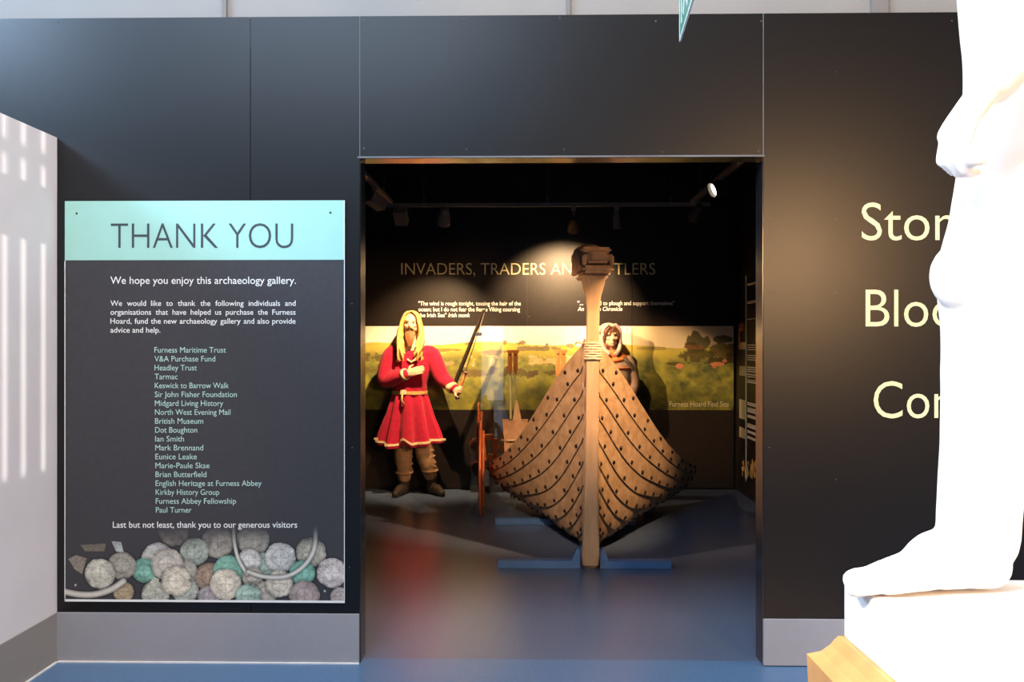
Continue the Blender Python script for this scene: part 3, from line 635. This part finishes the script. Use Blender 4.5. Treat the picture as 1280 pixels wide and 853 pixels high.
sw_a, sw_b = Q(573, 493, -.19), Q(607, 386, -.22); sdir = (sw_b-sw_a).normalized()
hand(bd, Q(567, 487.5, -.135), Q(584, 489, -.22)-Q(567, 487.5, -.135), Vector((.1, -1, .25)), .18, (.95, 1.0, 1.0, 1.0, .7), 1)
body = bd.fuse('body', M['skin'], man, .0055, 3)
for s in (-1, 1): MB().ell(fpt((s*.032, -.079, .004)), (.012, .007, .008), nu=10, nv=8).build('eye', M['eye'], man, True)
# tunic: torso and flared skirt with folds, sleeves, fused into one cloth
tu = MB(); rings = []
prof_t = [(434, 24, .085, 516), (440, 47, .115, 515), (450, 52, .135, 514), (465, 50, .14, 513), (480, 44, .135, 512), (489, 41.5, .13, 512), (493, 43, .135, 512), (505, 49, .15, 512), (520, 56, .16, 512), (538, 65, .17, 512), (552, 71, .175, 512), (557, 72, .175, 512)]
NR = 64
for y, wd, dp, cx in prof_t:
    ring = []
    for k in range(NR):
        a = 2*PI*k/NR; f = max(0, (y-480)/77); amp = 1+(.16*f+.045)*math.sin(a*11+1.3*math.sin(a*2))+.06*f*math.sin(a*17+.7)
        if y < 487: amp = 1+.02*math.sin(a*9+y*.05)
        p = Q(cx, y, .02); ring.append(p+Vector((wd/2*u*math.cos(a)*amp, dp*math.sin(a)*amp, (.028*f*f*math.cos(2*a+.6)+.075*f*f*math.exp(-((a-1.46*PI)/.2)**2)) if y > 525 else 0)))
    rings.append(ring)
dense = []
for i in range(len(rings)-1):
    for k in range(4): dense.append([a.lerp(b, k/4) for a, b in zip(rings[i], rings[i+1])])
dense.append(rings[-1]); tu.loft(dense)
tu.limb([Q(496, 441, .03), Q(488, 446, .02), Q(482, 474, -.02), Q(497, 471, -.10), Q(506, 468.5, -.15)], [.075, .085, .085, .07, .053], 18)
tu.limb([Q(534, 441, .03), Q(541, 446, .02), Q(552, 471, -.02), Q(560, 479, -.07), Q(566, 485, -.11)], [.075, .085, .08, .068, .056], 18)
for k in range(16):  # gathered creases on the sleeves
    t_ = k/15; 
    tu.ell(Q(480+14*t_, 470-4*math.sin(k), -.03-.06*t_), (.05, .045, .018), ry=.6*math.sin(k*2.1)); tu.ell(Q(543+16*t_, 450+28*t_, .0-.07*t_), (.045, .042, .016), ry=.9+.3*math.sin(k*1.7))
tunic = tu.fuse('tunic', M['red'], man, .007, 2)
def ringband(y, wd, dp, cx, r, name, m, parent, k_h=0, flat=1, zamp=0):
    pts = []
    for k in range(NR+1):
        a = 2*PI*k/NR; f = max(0, (y-480)/77); amp = 1+(.16*f+.045)*math.sin(a*11+1.3*math.sin(a*2))+.06*f*math.sin(a*17+.7)
        if y < 492: amp = 1
        p = Q(cx, y, .02); pts.append(p+Vector(((wd/2*u)*math.cos(a)*amp*1.02, dp*math.sin(a)*amp*1.02, zamp*math.cos(2*a+.6)+(.066*math.exp(-((a-1.46*PI)/.2)**2) if zamp else 0))))
    mb = MB()
    rr = [[p+Vector((0, 0, -r)), p+(p-Q(cx, y, .02)).normalized()*.006+Vector((0, 0, -r)), p+(p-Q(cx, y, .02)).normalized()*.006+Vector((0, 0, r)), p+Vector((0, 0, r))] for p in pts]
    return mb.loft(rr).build(name, m, parent)
ringband(552, 71.5, .178, 512, .011, 'hem_braid', M['braid'], tunic, zamp=.024)
bl = ringband(490.5, 43, .137, 512, .016, 'belt', M['belt'], man)
MB().bbox(Q(500, 493.5, -.135), Q(508, 487.5, -.118), .004).build('buckle', M['braid'], bl)
MB().tube([Q(503, 493, -.135), Q(502, 500, -.145), Q(505, 506, -.15)], .01, 8).build('belt_end', M['belt'], bl, True)
for a, b, r in ((Q(503.5, 469.3, -.14), Q(507.5, 467.7, -.158), .057), (Q(562.5, 482.0, -.09), Q(567, 486.2, -.118), .060)):
    MB().tube([a, b], r, 20).build('cuff_braid', M['braid'], tunic, True)
MB().tube([Q(509, 449, -.13), Q(514, 453, -.135), Q(521, 448, -.13)], .010, 8).build('neck_braid', M['braid'], tunic, True)
for pts, rad in (([Q(505, 550, .01), Q(504, 570, 0), Q(505, 586, .015), Q(505.5, 596, .02)], [.092, .09, .078, .066]), ([Q(529, 550, .0), Q(530, 566, -.01), Q(535, 582, .0), Q(538, 593, .015)], [.092, .088, .08, .068])):
    mb = MB().limb(pts, rad, 18)
    for k in range(7):
        p = Vector(pts[0]).lerp(Vector(pts[-1]), (k+1)/8); mb.ell(p, (rad[1]*1.06, rad[1]*1.06, .016), rx=.25*math.sin(k*2.2), ry=.25*math.cos(k*1.3))
    mb.fuse('trouser_leg', M['wraps'], man, .007, 2)
for ank, toe in ((Q(505.5, 606, .03), Vector((Q(498, 616, 0).x, YM-.19, .03))), (Q(539, 604, .03), Vector((Q(554, 614, 0).x, YM-.13, .03)))):
    mb = MB(); heel = Vector((ank.x, ank.y+.02, .04))
    mb.limb([Vector((ank.x, ank.y, .27)), Vector((ank.x, ank.y, .12)), heel+Vector((0, 0, .02))], [.066, .055, .052]); mb.limb([heel, heel.lerp(toe, .5)+Vector((0, 0, .022)), toe], [.045, .052, .036])
    b = mb.fuse('boot', M['boot'], man, .006, 3)
    for v in b.data.vertices:
        if v.co.z < .003: v.co.z = .003
# hair: parted cap and long locks
hr = MB(); c = fpt((0, .03, .045)); hr.ell(c, (.088, .098, .086), nu=20, nv=14); hr.ell(fpt((0, .07, -.06)), (.085, .05, .13))
for k in range(70):
    a = -1.2+2.4*k/69; sx = math.sin(a); side = 1 if a > 0 else -1; ax_ = abs(sx); fr_ = (k*7 % 10)/10; wv = .012*math.sin(k*1.9)
    st = fpt((sx*.03, -.062+.10*fr_, .118-.02*fr_)); m0 = fpt((side*(.058+.012*fr_), -.072+.10*fr_, .085)); m1 = fpt((side*(.078+.014*ax_), -.068+.11*fr_, .01)); m2 = fpt((side*(.090+.03*random.random())+wv, -.085+.11*fr_, -.10)); m3 = fpt((side*(.075+.05*random.random())-wv, -.12+.10*fr_, -.20)); e = fpt((side*(.045+.075*random.random())+wv, -.145+.09*fr_, -.29-.09*random.random()))
    q, r = spline([st, m0, m1, m2, m3, e], [.008, .011, .013, .0135, .013, .005], 4); hr.tube(q, r, 6)
hr.fuse('hair', M['hair'], man, .005, 0)
be = MB()
for k in range(21):
    x = -.042+.084*k/20; q, r = spline([fpt((x, -.078+abs(x)*.4, -.070+abs(x)*.35)), fpt((x*1.05, -.098+abs(x)*.3, -.115)), fpt((x*.7+.006*math.sin(k*2.3), -.105, -.165)), fpt((x*.45, -.10, -.215-.03*random.random()))], [.006, .0095, .009, .003], 4); be.tube(q, r, 6)
for s in (-1, 1): q, r = spline([fpt((0, -.104, -.046)), fpt((s*.024, -.098, -.051)), fpt((s*.040, -.082, -.08))], [.006, .007, .005], 4); be.tube(q, r, 7)
be.fuse('beard', M['beard'], man, .005, 0)
# the sword he holds
swd = thing('sword', sw_a, 'slender sword held upright and tilted in the red-robed mannequin\'s fist', 'sword')
a, b = frame(sdir); wdv = (Vector((0, 1, 0))-sdir*sdir.y).normalized(); tkv = sdir.cross(wdv)
def blade(mb, h0, h1, w0, w1, t): mb.loft([[sw_a+sdir*h+wdv*w_, sw_a+sdir*h+tkv*t, sw_a+sdir*h-wdv*w_, sw_a+sdir*h-tkv*t] for h, w_ in ((h0, w0), ((h0+h1)*.55, (w0+w1)/2), (h1-.06, w1), (h1, .002))])
L = (sw_b-sw_a).length
mb = MB(); blade(mb, .235, L, .026, .02, .006); mb.build('blade', M['steel'], swd)
MB().tube([sw_a+sdir*-.02, sw_a+sdir*.06, sw_a+sdir*.2], [.013, .016, .014], 10).build('grip', M['grip'], swd, True)
MB().tube([sw_a+sdir*.22-wdv*.055-tkv*.012, sw_a+sdir*.225, sw_a+sdir*.22+wdv*.055+tkv*.03], [.014, .017, .014], 8).build('guard', M['steel'], swd, True)
MB().ell(sw_a-sdir*.035, (.024, .024, .02)).build('pommel', M['steel'], swd, True)
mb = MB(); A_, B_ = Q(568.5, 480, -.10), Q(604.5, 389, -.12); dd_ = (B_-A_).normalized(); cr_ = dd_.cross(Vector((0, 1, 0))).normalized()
mb.loft([[p+cr_*w_, p+Vector((0, .012, 0)), p-cr_*w_, p-Vector((0, .012, 0))] for p, w_ in ((A_, .022), (A_.lerp(B_, .6), .019), (B_, .014), (B_+dd_*.015, .004))]); mb.build('blade_shadow', M['boot'], swd)  # dark bar shaped as the blade's shadow on the wall behind
mb = MB(); g0 = sw_a+sdir*(L*.70); mb.bbox(g0-Vector((.02, .03, .015)), g0+Vector((.045, .03, .018)), .006); mb.build('blade_mount', M['steel'], swd)
# hooded woman behind the boat
YW = 8.52
wo = thing('mannequin', (P(766, 0, YW).x, YW, 0), 'hooded mannequin in a brown dress and orange scarf behind the boat bow', 'mannequin')
def Z(x, y, dy=0): return P(x, y, YW+dy)
bd = MB(); wp = head(bd, Z(762.5, 421, -.03), .22, .225, -.05)
bd.limb([Z(763, 432, .01), Z(765, 446, .02)], [.046, .055]); bd.limb([Z(766, 450, .03), Z(767, 475, .02), Z(768, 500, .02), Z(768, 520, .02)], [.11, .12, .105, .13]); bd.limb([Z(752, 452, .03), Z(782, 452, .03)], [.055, .055])
bd.limb([Z(788, 455, .02), Z(791, 482, .02), Z(782, 505, -.10)], [.046, .04, .03]); bd.limb([Z(746, 455, .02), Z(743, 482, .02), Z(752, 505, -.10)], [.046, .04, .03])
hand(bd, Z(782, 505, -.10), (-.8, -.4, -.2), (0, 1, 0), .165, (.3,)*5, 1); hand(bd, Z(752, 505, -.10), (.8, -.4, -.2), (0, 1, 0), .165, (.3,)*5, -1)
for sx in (-9, 9): bd.limb([Z(768+sx, 522, .02), Z(768+sx, 570, .01), (Z(768+sx, 0).x, YW+.02, .1)], [.085, .055, .042]); bd.limb([(Z(768+sx, 0).x, YW+.02, .05), (Z(768+sx, 0).x, YW-.13, .035)], [.042, .03])
bd.fuse('body', M['skin'], wo, .006, 3)
for s in (-1, 1): MB().ell(wp((s*.032, -.079, .004)), (.012, .007, .0075), nu=10, nv=8).build('eye', M['eye'], wo, True)
hh = MB(); hh.ell(wp((0, .012, .035)), (.083, .098, .085))
for s in (-1, 1): q, r = spline([wp((s*.02, -.075, .095)), wp((s*.066, -.06, .04)), wp((s*.074, -.035, -.07))], [.014, .02, .014], 5); hh.tube(q, r, 8)
hh.fuse('hair', M['darkhair'], wo, .006, 2)
ho = MB(); rings = []
for t_ in np.linspace(0, 1, 14):     # open-fronted hood: arc of cloth from brow over the crown to the nape
    ang = -.55+t_*3.1; cy, cz = .015, .01; ring = []
    for k in range(17):
        f = -1+2*k/16; x = .118*f; e = math.sqrt(max(0, 1-abs(f)**2.6)); R0 = .132
        ring.append(wp((x*(1 if t_ < .6 else .95), cy-R0*math.cos(ang)*(.25+.75*e)*.82, cz+R0*math.sin(ang)*(.08+.92*e)*(1.0 if math.sin(ang) > 0 else 1.2))))
    rings.append(ring)
ho.loft(rings, cap=False, closed=False)
for s in (-1, 1):
    q, r = spline([wp((s*.03, -.075, .128)), wp((s*.088, -.06, .07)), wp((s*.098, -.03, -.03)), wp((s*.085, -.045, -.13)), wp((s*.03, -.085, -.19))], [.012, .017, .019, .024, .024], 6); ho.tube(q, r, 10)
ho.ell(wp((0, .085, -.05)), (.105, .05, .14)); ho.ell(wp((0, .05, .07)), (.10, .10, .075))
o = ho.fuse('hood', M['hood'], wo, .008, 3)
sc = MB()
for k in range(4): sc.tube([Z(766, 441+k*3.2, .03)+Vector(((.075+.022*k)*math.cos(t), (.085+.012*k)*math.sin(t), .012*math.sin(2*t+k))) for t in np.linspace(0, 2*PI, 25)], .021, 9)
sc.fuse('scarf', M['scarf'], wo, .007, 2)
dr_ = MB(); rings = []
uw = YW/F
for y, wd, dp in ((446, 22, .08), (450, 40, .11), (458, 47, .13), (475, 44, .135), (492, 40, .125), (510, 46, .14), (540, 56, .16), (580, 66, .18), (612, 72, .19)):
    rings.append([Z(768, y, .03)+Vector((wd/2*uw*math.cos(a)*(1+.05*max(0, (y-480)/100)*math.sin(a*13)), dp*math.sin(a)*(1+.05*max(0, (y-480)/100)*math.sin(a*13)), 0)) for a in [2*PI*k/60 for k in range(60)]])
dr_.loft(rings); dr_.limb([Z(785, 452, .03), Z(789, 462, .02), Z(792, 482, .02), Z(784, 502, -.07)], [.06, .066, .06, .05], 16); dr_.limb([Z(751, 452, .03), Z(746, 462, .02), Z(743, 482, .02), Z(750, 502, -.07)], [.06, .066, .06, .05], 16)
dress = dr_.fuse('dress', M['dress'], wo, .008, 2)
sh = MB()
for s, x1 in ((1, 794), (-1, 745)):
    for k in range(7): q, r = spline([Z(766+s*(7+k*1.5), 446+k*.8, -.05+.03*k), Z(770+s*(14+k*.8), 452+k*1.2, -.07+.03*k), Z(x1-s*(3), 462+k*1.0, -.05+.03*k)], [.016, .02, .014], 5); sh.tube(q, r, 8)
sh.fuse('shawl', M['shawl'], wo, .007, 2)
MB().tube([Z(768, 460, .03)+Vector((.195*math.cos(t)*.95, .145*math.sin(t), 0)) for t in np.linspace(0, 2*PI, 33)], .009, 8).build('woven_band', M['scarf'], dress, True)

# glass screen behind the boat
gp0 = thing('glass_screen', (P(650, 0, 8.64).x, 8.64, 0), 'clear glass screen with faint bluish reflections behind the boat tub', 'glass screen')
a = P(588, 520, 8.64).x; b = P(722, 520, 8.64).x
MB().box((a, 8.636, .06), (b, 8.644, 1.68)).build('pane', M['glass'], gp0)
MB().bbox((a, 8.62, 0), (b, 8.66, .06), .004).build('base_rail', M['lamp_black'], gp0)

# ================================================================== THANK YOU BOARD
YB = D-.008
ib = thing('thank_you_board', (P(255, 0, D).x, D, P(255, 751, D).z), 'tall charcoal notice board headed THANK YOU on the black wall', 'notice board')
MB().wallrect(81, 250.5, 430.5, 752, YB, .0075).build('board', M['board'], ib)
MB().wallrect(81, 250.5, 430.5, 325.5, YB-.001, .001).build('header_band', M['mint'], ib)
mb = MB()
for x0, y0, x1, y1 in ((80.6, 326, 81.5, 752), (430, 250.5, 430.9, 752), (80.6, 751.3, 430.9, 752.3)): mb.wallrect(x0, y0, x1, y1, YB-.0015, .0015)
mb.build('white_border', M['white_ink'], ib)
t = MB(); text(t, 'THANK YOU', 138.5, 366.5, 310.5, 31.5, YB-.002, bold=-.012); t.build('title_lettering', M['charcoal_ink'], ib)
t = MB(); text(t, 'We hope you enjoy this archaeology gallery.', 138, 370, 355, 9, YB-.002, bold=.004); t.build('greeting_lettering', M['white_ink'], ib); t = MB()
for s, b_ in (('We would like to thank the following individuals and', 382.5), ('organisations that have helped us purchase the Furness', 393.6), ('Hoard, fund the new archaeology gallery and also provide', 404.8)):
    t = MB(); text(t, s, 138, 369.5, b_, 6.6, YB-.002, just=True, bold=.006); t.build('message_line', M['white_ink'], ib)
t = MB(); text(t, 'advice and help.', 138, 200.5, 416, 6.6, YB-.002, bold=.006); t.build('message_line', M['white_ink'], ib)
t = MB(); text(t, 'Last but not least, thank you to our generous visitors', 141, 371.5, 660, 7.6, YB-.003, bold=.006)
t.build('closing_lettering', M['white_ink'], ib)
names = [('Furness Maritime Trust', 282.5), ('V&A Purchase Fund', 269), ('Headley Trust', 246), ('Tarmac', 222), ('Keswick to Barrow Walk', 286), ('Sir John Fisher Foundation', 296), ('Midgard Living History', 279), ('North West Evening Mail', 288), ('British Museum', 254), ('Dot Boughton', 246.5), ('Ian Smith', 230), ('Mark Brennand', 254), ('Eunice Leake', 246), ('Marie-Paule Skae', 262), ('Brian Butterfield', 258), ('English Heritage at Furness Abbey', 327), ('Kirkby History Group', 274), ('Furness Abbey Fellowship', 295), ('Paul Turner', 239.5)]
t = MB()
for k, (s, x1) in enumerate(names): text(t, s, 193+k*.1, x1, 441+k*11.12, 6.9, YB-.002)
t.build('name_lettering', M['mint_ink'], ib)
for x, y in ((96, 267), (413, 266)): MB().lathe(P(x, y, YB), (0, -1, 0), [(0, .006), (.002, .005), (.003, .001)], 8).build('screw', M['screw'], ib)
# printed hoard of coins
hc_, wc = 240, 700
yy, xx = np.mgrid[0:hc_, 0:wc]; X = 82+348*xx/(wc-1); Yp = 650+101*yy/(hc_-1)
base = np.array((.047, .047, .054)); img = np.ones((hc_, wc, 3))*base
c1, c2, c3 = fbm(hc_, wc, 60, 21), fbm(hc_, wc, 160, 31, 3), fbm(hc_, wc, 25, 41)
GY, LG, GN, TN, BR, CR, MV, DK = (.34, .33, .29), (.56, .57, .55), (.20, .42, .34), (.44, .36, .23), (.33, .25, .19), (.64, .60, .50), (.36, .30, .28), (.20, .19, .17)
coins = [(218, 664, 19, DK), (273, 678, 20, GY), (317, 674, 20, GY), (244, 690, 17.5, (.36, .42, .37)), (198, 699, 20, LG), (181, 714, 15.5, GN), (153, 708, 17.5, GY), (389, 690, 18.5, (.40, .38, .31)), (331, 706, 15, (.33, .42, .36)), (312, 701, 15, LG), (351, 697, 19, LG),
 (232, 716, 16, (.42, .41, .36)), (210, 706, 20, (.50, .48, .43)), (125.5, 718.5, 19, (.52, .52, .45)), (155, 741, 13, TN), (232, 738, 17, (.42, .46, .41)), (195, 744, 17, (.45, .46, .41)), (221, 727, 18.5, CR), (263, 722, 18, BR), (287, 714, 19.5, GN), (378, 716, 16, GN), (316, 722, 13, (.42, .40, .34)), (262, 747, 14, (.36, .34, .36)), (332, 742, 15, (.38, .36, .31)),
 (350, 730, 17, CR), (283, 731, 19.5, CR), (311, 746, 16, (.36, .50, .43)), (381, 745, 19, MV), (415, 716, 18.5, (.60, .55, .52)), (425, 746, 12, (.42, .38, .36))]
for cx, cy, r, col in coins:
    dx, dy = X-cx, Yp-cy; d = np.sqrt(dx*dx+dy*dy); ang = np.arctan2(dy, dx); edge = r*(1+.012*np.sin(ang*5+cx)+.09*(c1-.5)); m = sm(edge-d, -.4, .5)
    tone = .98+.55*(c2-.5)+.6*(c1-.5)+.5*(c3-.5); rim = np.exp(-((d-edge*.94)/.9)**2); ringl = np.exp(-((d-r*.55)/.8)**2)
    marks = (np.sin(ang*22+cx)*np.sin(d*1.9) > .45)&(d > r*.6)&(d < r*.88); cross = ((abs(dx) < 1)|(abs(dy) < 1))&(d < r*.45)
    tone = tone-.42*rim-.30*ringl-.38*marks-.2*cross; hi = 1+.18*(np.exp(-(d/(r*.5))**2))
    sh_ = sm(edge+3-d, -1, 3)[..., None]; img = img*(1-.45*sh_*(1-m[..., None]))
    img = img*(1-m[..., None])+np.array(col)*(tone*hi)[..., None]*m[..., None]
def frag(poly, col):
    global img
    m = np.ones_like(X, bool)
    for (ax, ay), (bx_, by_) in zip(poly, poly[1:]+poly[:1]): m &= ((bx_-ax)*(Yp-ay)-(by_-ay)*(X-ax)) >= -2*(c1-.5)
    img = np.where(m[..., None], np.array(col)*(.6+.8*c2)[..., None], img)
frag([(101, 682), (133, 680), (131, 690), (107, 690)], (.17, .15, .12)); frag([(86, 700), (96, 695), (109, 699), (103, 719), (94, 713)], (.24, .21, .18)); frag([(134, 664), (148, 663), (152, 678), (165, 679), (163, 692), (146, 690)], (.42, .47, .47))
frag([(178, 744), (193, 722), (200, 725), (190, 748)], (.48, .50, .42))
def wire_arc(pts, r, col):
    global img
    d = np.full(X.shape, 1e9)
    for (ax, ay), (bx_, by_) in zip(pts[:-1], pts[1:]):
        t_ = np.clip(((X-ax)*(bx_-ax)+(Yp-ay)*(by_-ay))/((bx_-ax)**2+(by_-ay)**2+1e-9), 0, 1); d = np.minimum(d, np.hypot(X-ax-t_*(bx_-ax), Yp-ay-t_*(by_-ay)))
    m = sm(r-d, -.4, .5)[..., None]; img = img*(1-.5*sm(r+2.5-d, 0, 2)[..., None]*(1-m)); img = img*(1-m)+np.array(col)*(.45+.75*sm(r-d, 0, r*.8)*(.8+.4*c1))[..., None]*m
def curve(p): return [tuple(v[:2]) for v in spline([(x, y, 0) for x, y in p], [1]*len(p), 8)[0]]
wire_arc(curve([(82, 741.5), (100, 745), (120, 744.5), (140, 738), (155, 728)]), 4.2, (.52, .51, .46))
wire_arc(curve([(292.5, 660), (294, 680), (299, 700), (309.5, 718)]), 2.4, (.52, .52, .48)); wire_arc(curve([(311, 715), (325, 720), (342, 722), (360, 720), (376, 711), (388, 697), (394, 680), (394.5, 655)]), 2.9, (.52, .52, .47))
for x, y in ((95, 733), (406, 739)): img[np.hypot(X-x, Yp-y) < 1.4] = (.5, .5, .45)
fade = sm(Yp+6*(c3-.5), 654, 694)[..., None]; img = base*(1-fade)+img*fade
printmesh('coin_picture', img, 81.5, 650, 430, 751.3, YB-.0012, M['coin_print'], ib)

# ================================================================== VINYL WORDS, HANGING SIGN
for s, x0, x1, b_, cp, lab in (('Ston', 1077, 1194, 300.5, 47, 'topmost large cream vinyl word fragment on black wall, partly behind the statue'), ('Bloo', 1082, 1196, 408.5, 46.5, 'middle large cream vinyl word fragment on black wall beginning with B'), ('Con', 1092, 1190, 523, 46, 'lowest large cream vinyl word fragment on black wall beginning with C')):
    t = MB(); text(t, s, x0, x1, b_, cp, D-.0015, bold=-.004); tag(t.build('vinyl_word', M['cream_ink']), lab, 'lettering', 'large cream words on the wall')
es = thing('hanging_exit_sign', (.5, 2.83, 2.5), 'thin green and white hanging sign seen almost edge-on above the doorway', 'sign')
p0 = P(850, 53, 2.83); p1 = P(866, 0, 2.49); dv = (Vector((p1.x, p1.y, 0))-Vector((p0.x, p0.y, 0))).normalized(); nv = Vector((dv.y, -dv.x, 0)); nv = nv if nv.x < 0 else -nv
def sgn(u_, z, o=0): return Vector((p0.x, p0.y, p0.z))+dv*u_+Vector((0, 0, z))+nv*o
def sbox(u0, u1, z0, z1, o0, o1): return MB().loft([[sgn(u0, z0, o), sgn(u1, z0, o), sgn(u1, z1, o), sgn(u0, z1, o)] for o in (o0, o1)])
LS, HS = .62, .26
sbox(.006, LS-.006, .008, HS-.006, -.0016, .0016).build('green_plate', M['sign_green'], es)
for a in ((0, LS, 0, .012), (0, LS, HS-.008, HS), (0, .008, 0, HS), (LS-.008, LS, 0, HS)): sbox(*a, -.0028, .0028).build('white_edge', M['sign_white'], es)
# white running-figure, doorway and arrow pictogram, on both faces
for o in (.0017, -.0027):
    mb = MB()
    def add(pts): mb.loft([[sgn(*p, o) for p in pts], [sgn(*p, o+.001) for p in pts]])
    add([(.05, .04), (.07, .04), (.07, .22), (.05, .22)]); add([(.12, .12), (.16, .19), (.20, .16), (.16, .09)]); add([(.16, .09), (.20, .12), (.26, .05), (.22, .03)]); add([(.10, .06), (.15, .12), (.17, .10), (.13, .04)]); add([(.165, .20), (.19, .20), (.19, .23), (.165, .23)])
    add([(.36, .11), (.50, .11), (.50, .15), (.36, .15)]); add([(.49, .06), (.57, .13), (.49, .20)])
    mb.build('pictogram', M['sign_white'], es)
for u_ in (.08, LS-.08): MB().tube([sgn(u_, HS), sgn(u_, 2.2)], .002, 6).build('suspension_wire', M['wire'], es)

# ================================================================== STATUE ON PEDESTAL
DS = 1.40; pz_ = 1.5-292/F*1.48
def S(x, y, dy=0): return P(x, y, DS+dy)
def SF(x, y, z, lift=0):   # point with known height seen at a pixel column
    r = P(x, y, 1.0)-Vector((0, 0, EYE)); return r
poly = [(.546, 1.48), (1.32, 1.48), (1.32, .84), (.75, .84), (.552, 1.132)]
def grow(pl, d):
    cx = sum(p[0] for p in pl)/len(pl); cy = sum(p[1] for p in pl)/len(pl); return [(x+d*(1 if x > cx else -1)*(1), y+d*(1 if y > cy else -1)) for x, y in pl]
pd = thing('pedestal', (.95, 1.15, 0), 'orange stone pedestal with curved moulding carrying a thick white slab', 'pedestal')
mb = MB(); rr = []
st_ = pz_-.101
MB().loft([[(x, y, z) for x, y in grow(poly, d)] for z, d in ((st_, -.002), (st_+.004, 0), (pz_-.004, 0), (pz_, -.004))]).build('white_slab', M['plaster'], pd)
rr = [[(x, y, z) for x, y in grow(poly, d)] for z, d in ((0, .06), (.14, .06), (.16, .03), (st_-.12, .03), (st_-.10, .047), (st_-.046, .049), (st_-.043, .044), (st_-.034, .030), (st_-.018, .018), (st_-.008, .013), (st_, .008))]
MB().loft(rr).build('orange_base', M['marble'], pd)
sta = thing('statue', (.85, 1.4, pz_), 'bright white plaster statue showing bare foot, leg and hanging hand', 'statue')
b = MB(); k = DS/F
zf = pz_
def SL(x, y, dy=0): return S(x, y, dy)
# visible leg in profile: foot, shin, knee, thigh
foot = [(1064, 713, .013), (1080, 711, .020), (1105, 707, .028), (1135, 698, .040), (1165, 688, .050), (1200, 684, .055), (1235, 690, .050), (1246, 700, .032)]
pts = []; rad = []
for x, y, r in foot:
    q = S(x, y, 0); q.z = zf+max(r*.85, q.z-zf-.002); pts.append(q); rad.append(r)
pts = [Vector((S(1066, 0).x, DS, zf+.020)), Vector((S(1085, 0).x, DS, zf+.021)), Vector((S(1110, 0).x, DS, zf+.029)), Vector((S(1140, 0).x, DS, zf+.036)), Vector((S(1170, 0).x, DS+.005, zf+.050)), Vector((S(1205, 0).x, DS+.01, zf+.055)), Vector((S(1238, 0).x, DS+.01, zf+.042))]
rad = [.019, .021, .026, .034, .048, .052, .040]
q, r = spline(pts, rad, 6)
b.tube(q, r, 18); b.ell(pts[0], (.017, .017, .017)); b.ell(pts[-1], (.038, .036, .038))
for j in range(5):    # toes spread across the foot's depth
    dy = -.030+.019*j; x = S(1060+j*4.5, 0).x; rr_ = .017-.002*j
    b.tube([Vector((x, DS+dy, zf+rr_*.95)), Vector((x+.035, DS+dy*.9, zf+.021)), Vector((x+.085, DS+dy*.6, zf+.032))], [rr_*.95, rr_, rr_*1.2], 10); b.ell((x, DS+dy, zf+rr_*.95), (rr_, rr_*.95, rr_*.95))
b.tube([Vector((S(1095, 0).x, DS-.025, zf+.026)), Vector((S(1150, 0).x, DS-.012, zf+.04)), Vector((S(1190, 0).x, DS, zf+.06))], [.024, .034, .045], 14)
b.limb([S(1222, 672, .01), S(1224, 630, .01), S(1231, 560, .015), S(1239, 470, .02), S(1241, 410, .02), S(1239, 345, .01), S(1256, 285, .01), S(1276, 200, .02), S(1290, 90, .03), S(1290, 0, .03), S(1292, -90, .03)], [.062, .063, .067, .076, .078, .081, .084, .093, .102, .11, .12], 24)
b.ell(S(1200, 345, -.01), (.045, .05, .055))
# supporting trunk and second leg behind
b.limb([(1.03, DS+.05, zf), (1.02, DS+.05, zf+.4), (1.0, DS+.03, zf+.75), (.93, DS+.02, zf+1.1)], [.075, .08, .10, .12], 20)
b.limb([(1.12, DS-.08, zf+.03), (1.2, DS-.1, zf+.03)], [.04, .03])
# torso, other arm, neck and head above the frame
b.limb([(.92, DS+.03, zf+1.0), (.93, DS+.03, zf+1.2), (.94, DS+.03, zf+1.42), (.94, DS+.03, zf+1.52)], [.15, .135, .165, .12], 22); b.limb([(.94, DS+.03, zf+1.55), (.93, DS+.03, zf+1.64)], [.055, .055])
b.limb([(.94, DS+.22, zf+1.48), (.98, DS+.27, zf+1.2), (.88, DS+.26, zf+.98)], [.06, .05, .038])
head(b, (.925, DS+.03, zf+1.74), -PI/2, .25)
# near arm: shoulder above the frame, forearm down to a loose fist before the thigh
b.limb([(.94, DS-.15, zf+1.47), (.95, DS-.17, zf+1.2), S(1270, 40, -.13)], [.062, .054, .047], 16)
b.limb([S(1292, -10, -.13), S(1282, 30, -.13), S(1263, 70, -.13), S(1240, 103, -.13)], [.050, .047, .040, .034], 16)
hw_ = S(1238, 104, -.13); hand(b, hw_, S(1188, 170, -.13)-hw_, (.75, .1, -.55), .185, (.85, .8, .75, .75, .4), -1)
st = b.fuse('figure', M['plaster'], sta, .0055, 5)
for v in st.data.vertices:
    if v.co.z < 0: v.co.z = 0.0
dp_ = MB()
for kk in range(6):
    q, r = spline([(1.0+.015*kk, DS-.06+.03*kk, zf+.95), (1.03+.01*kk, DS-.09+.03*kk, zf+.6), (1.04+.012*kk, DS-.08+.03*kk, zf+.2), (1.05+.012*kk, DS-.08+.03*kk, zf+.01)], [.03, .035, .03, .028], 6); dp_.tube(q, r, 10)
dp_.fuse('drapery', M['plaster'], sta, .007, 2)
for o in bpy.data.objects:
    if '_w' in o: del o['_w']
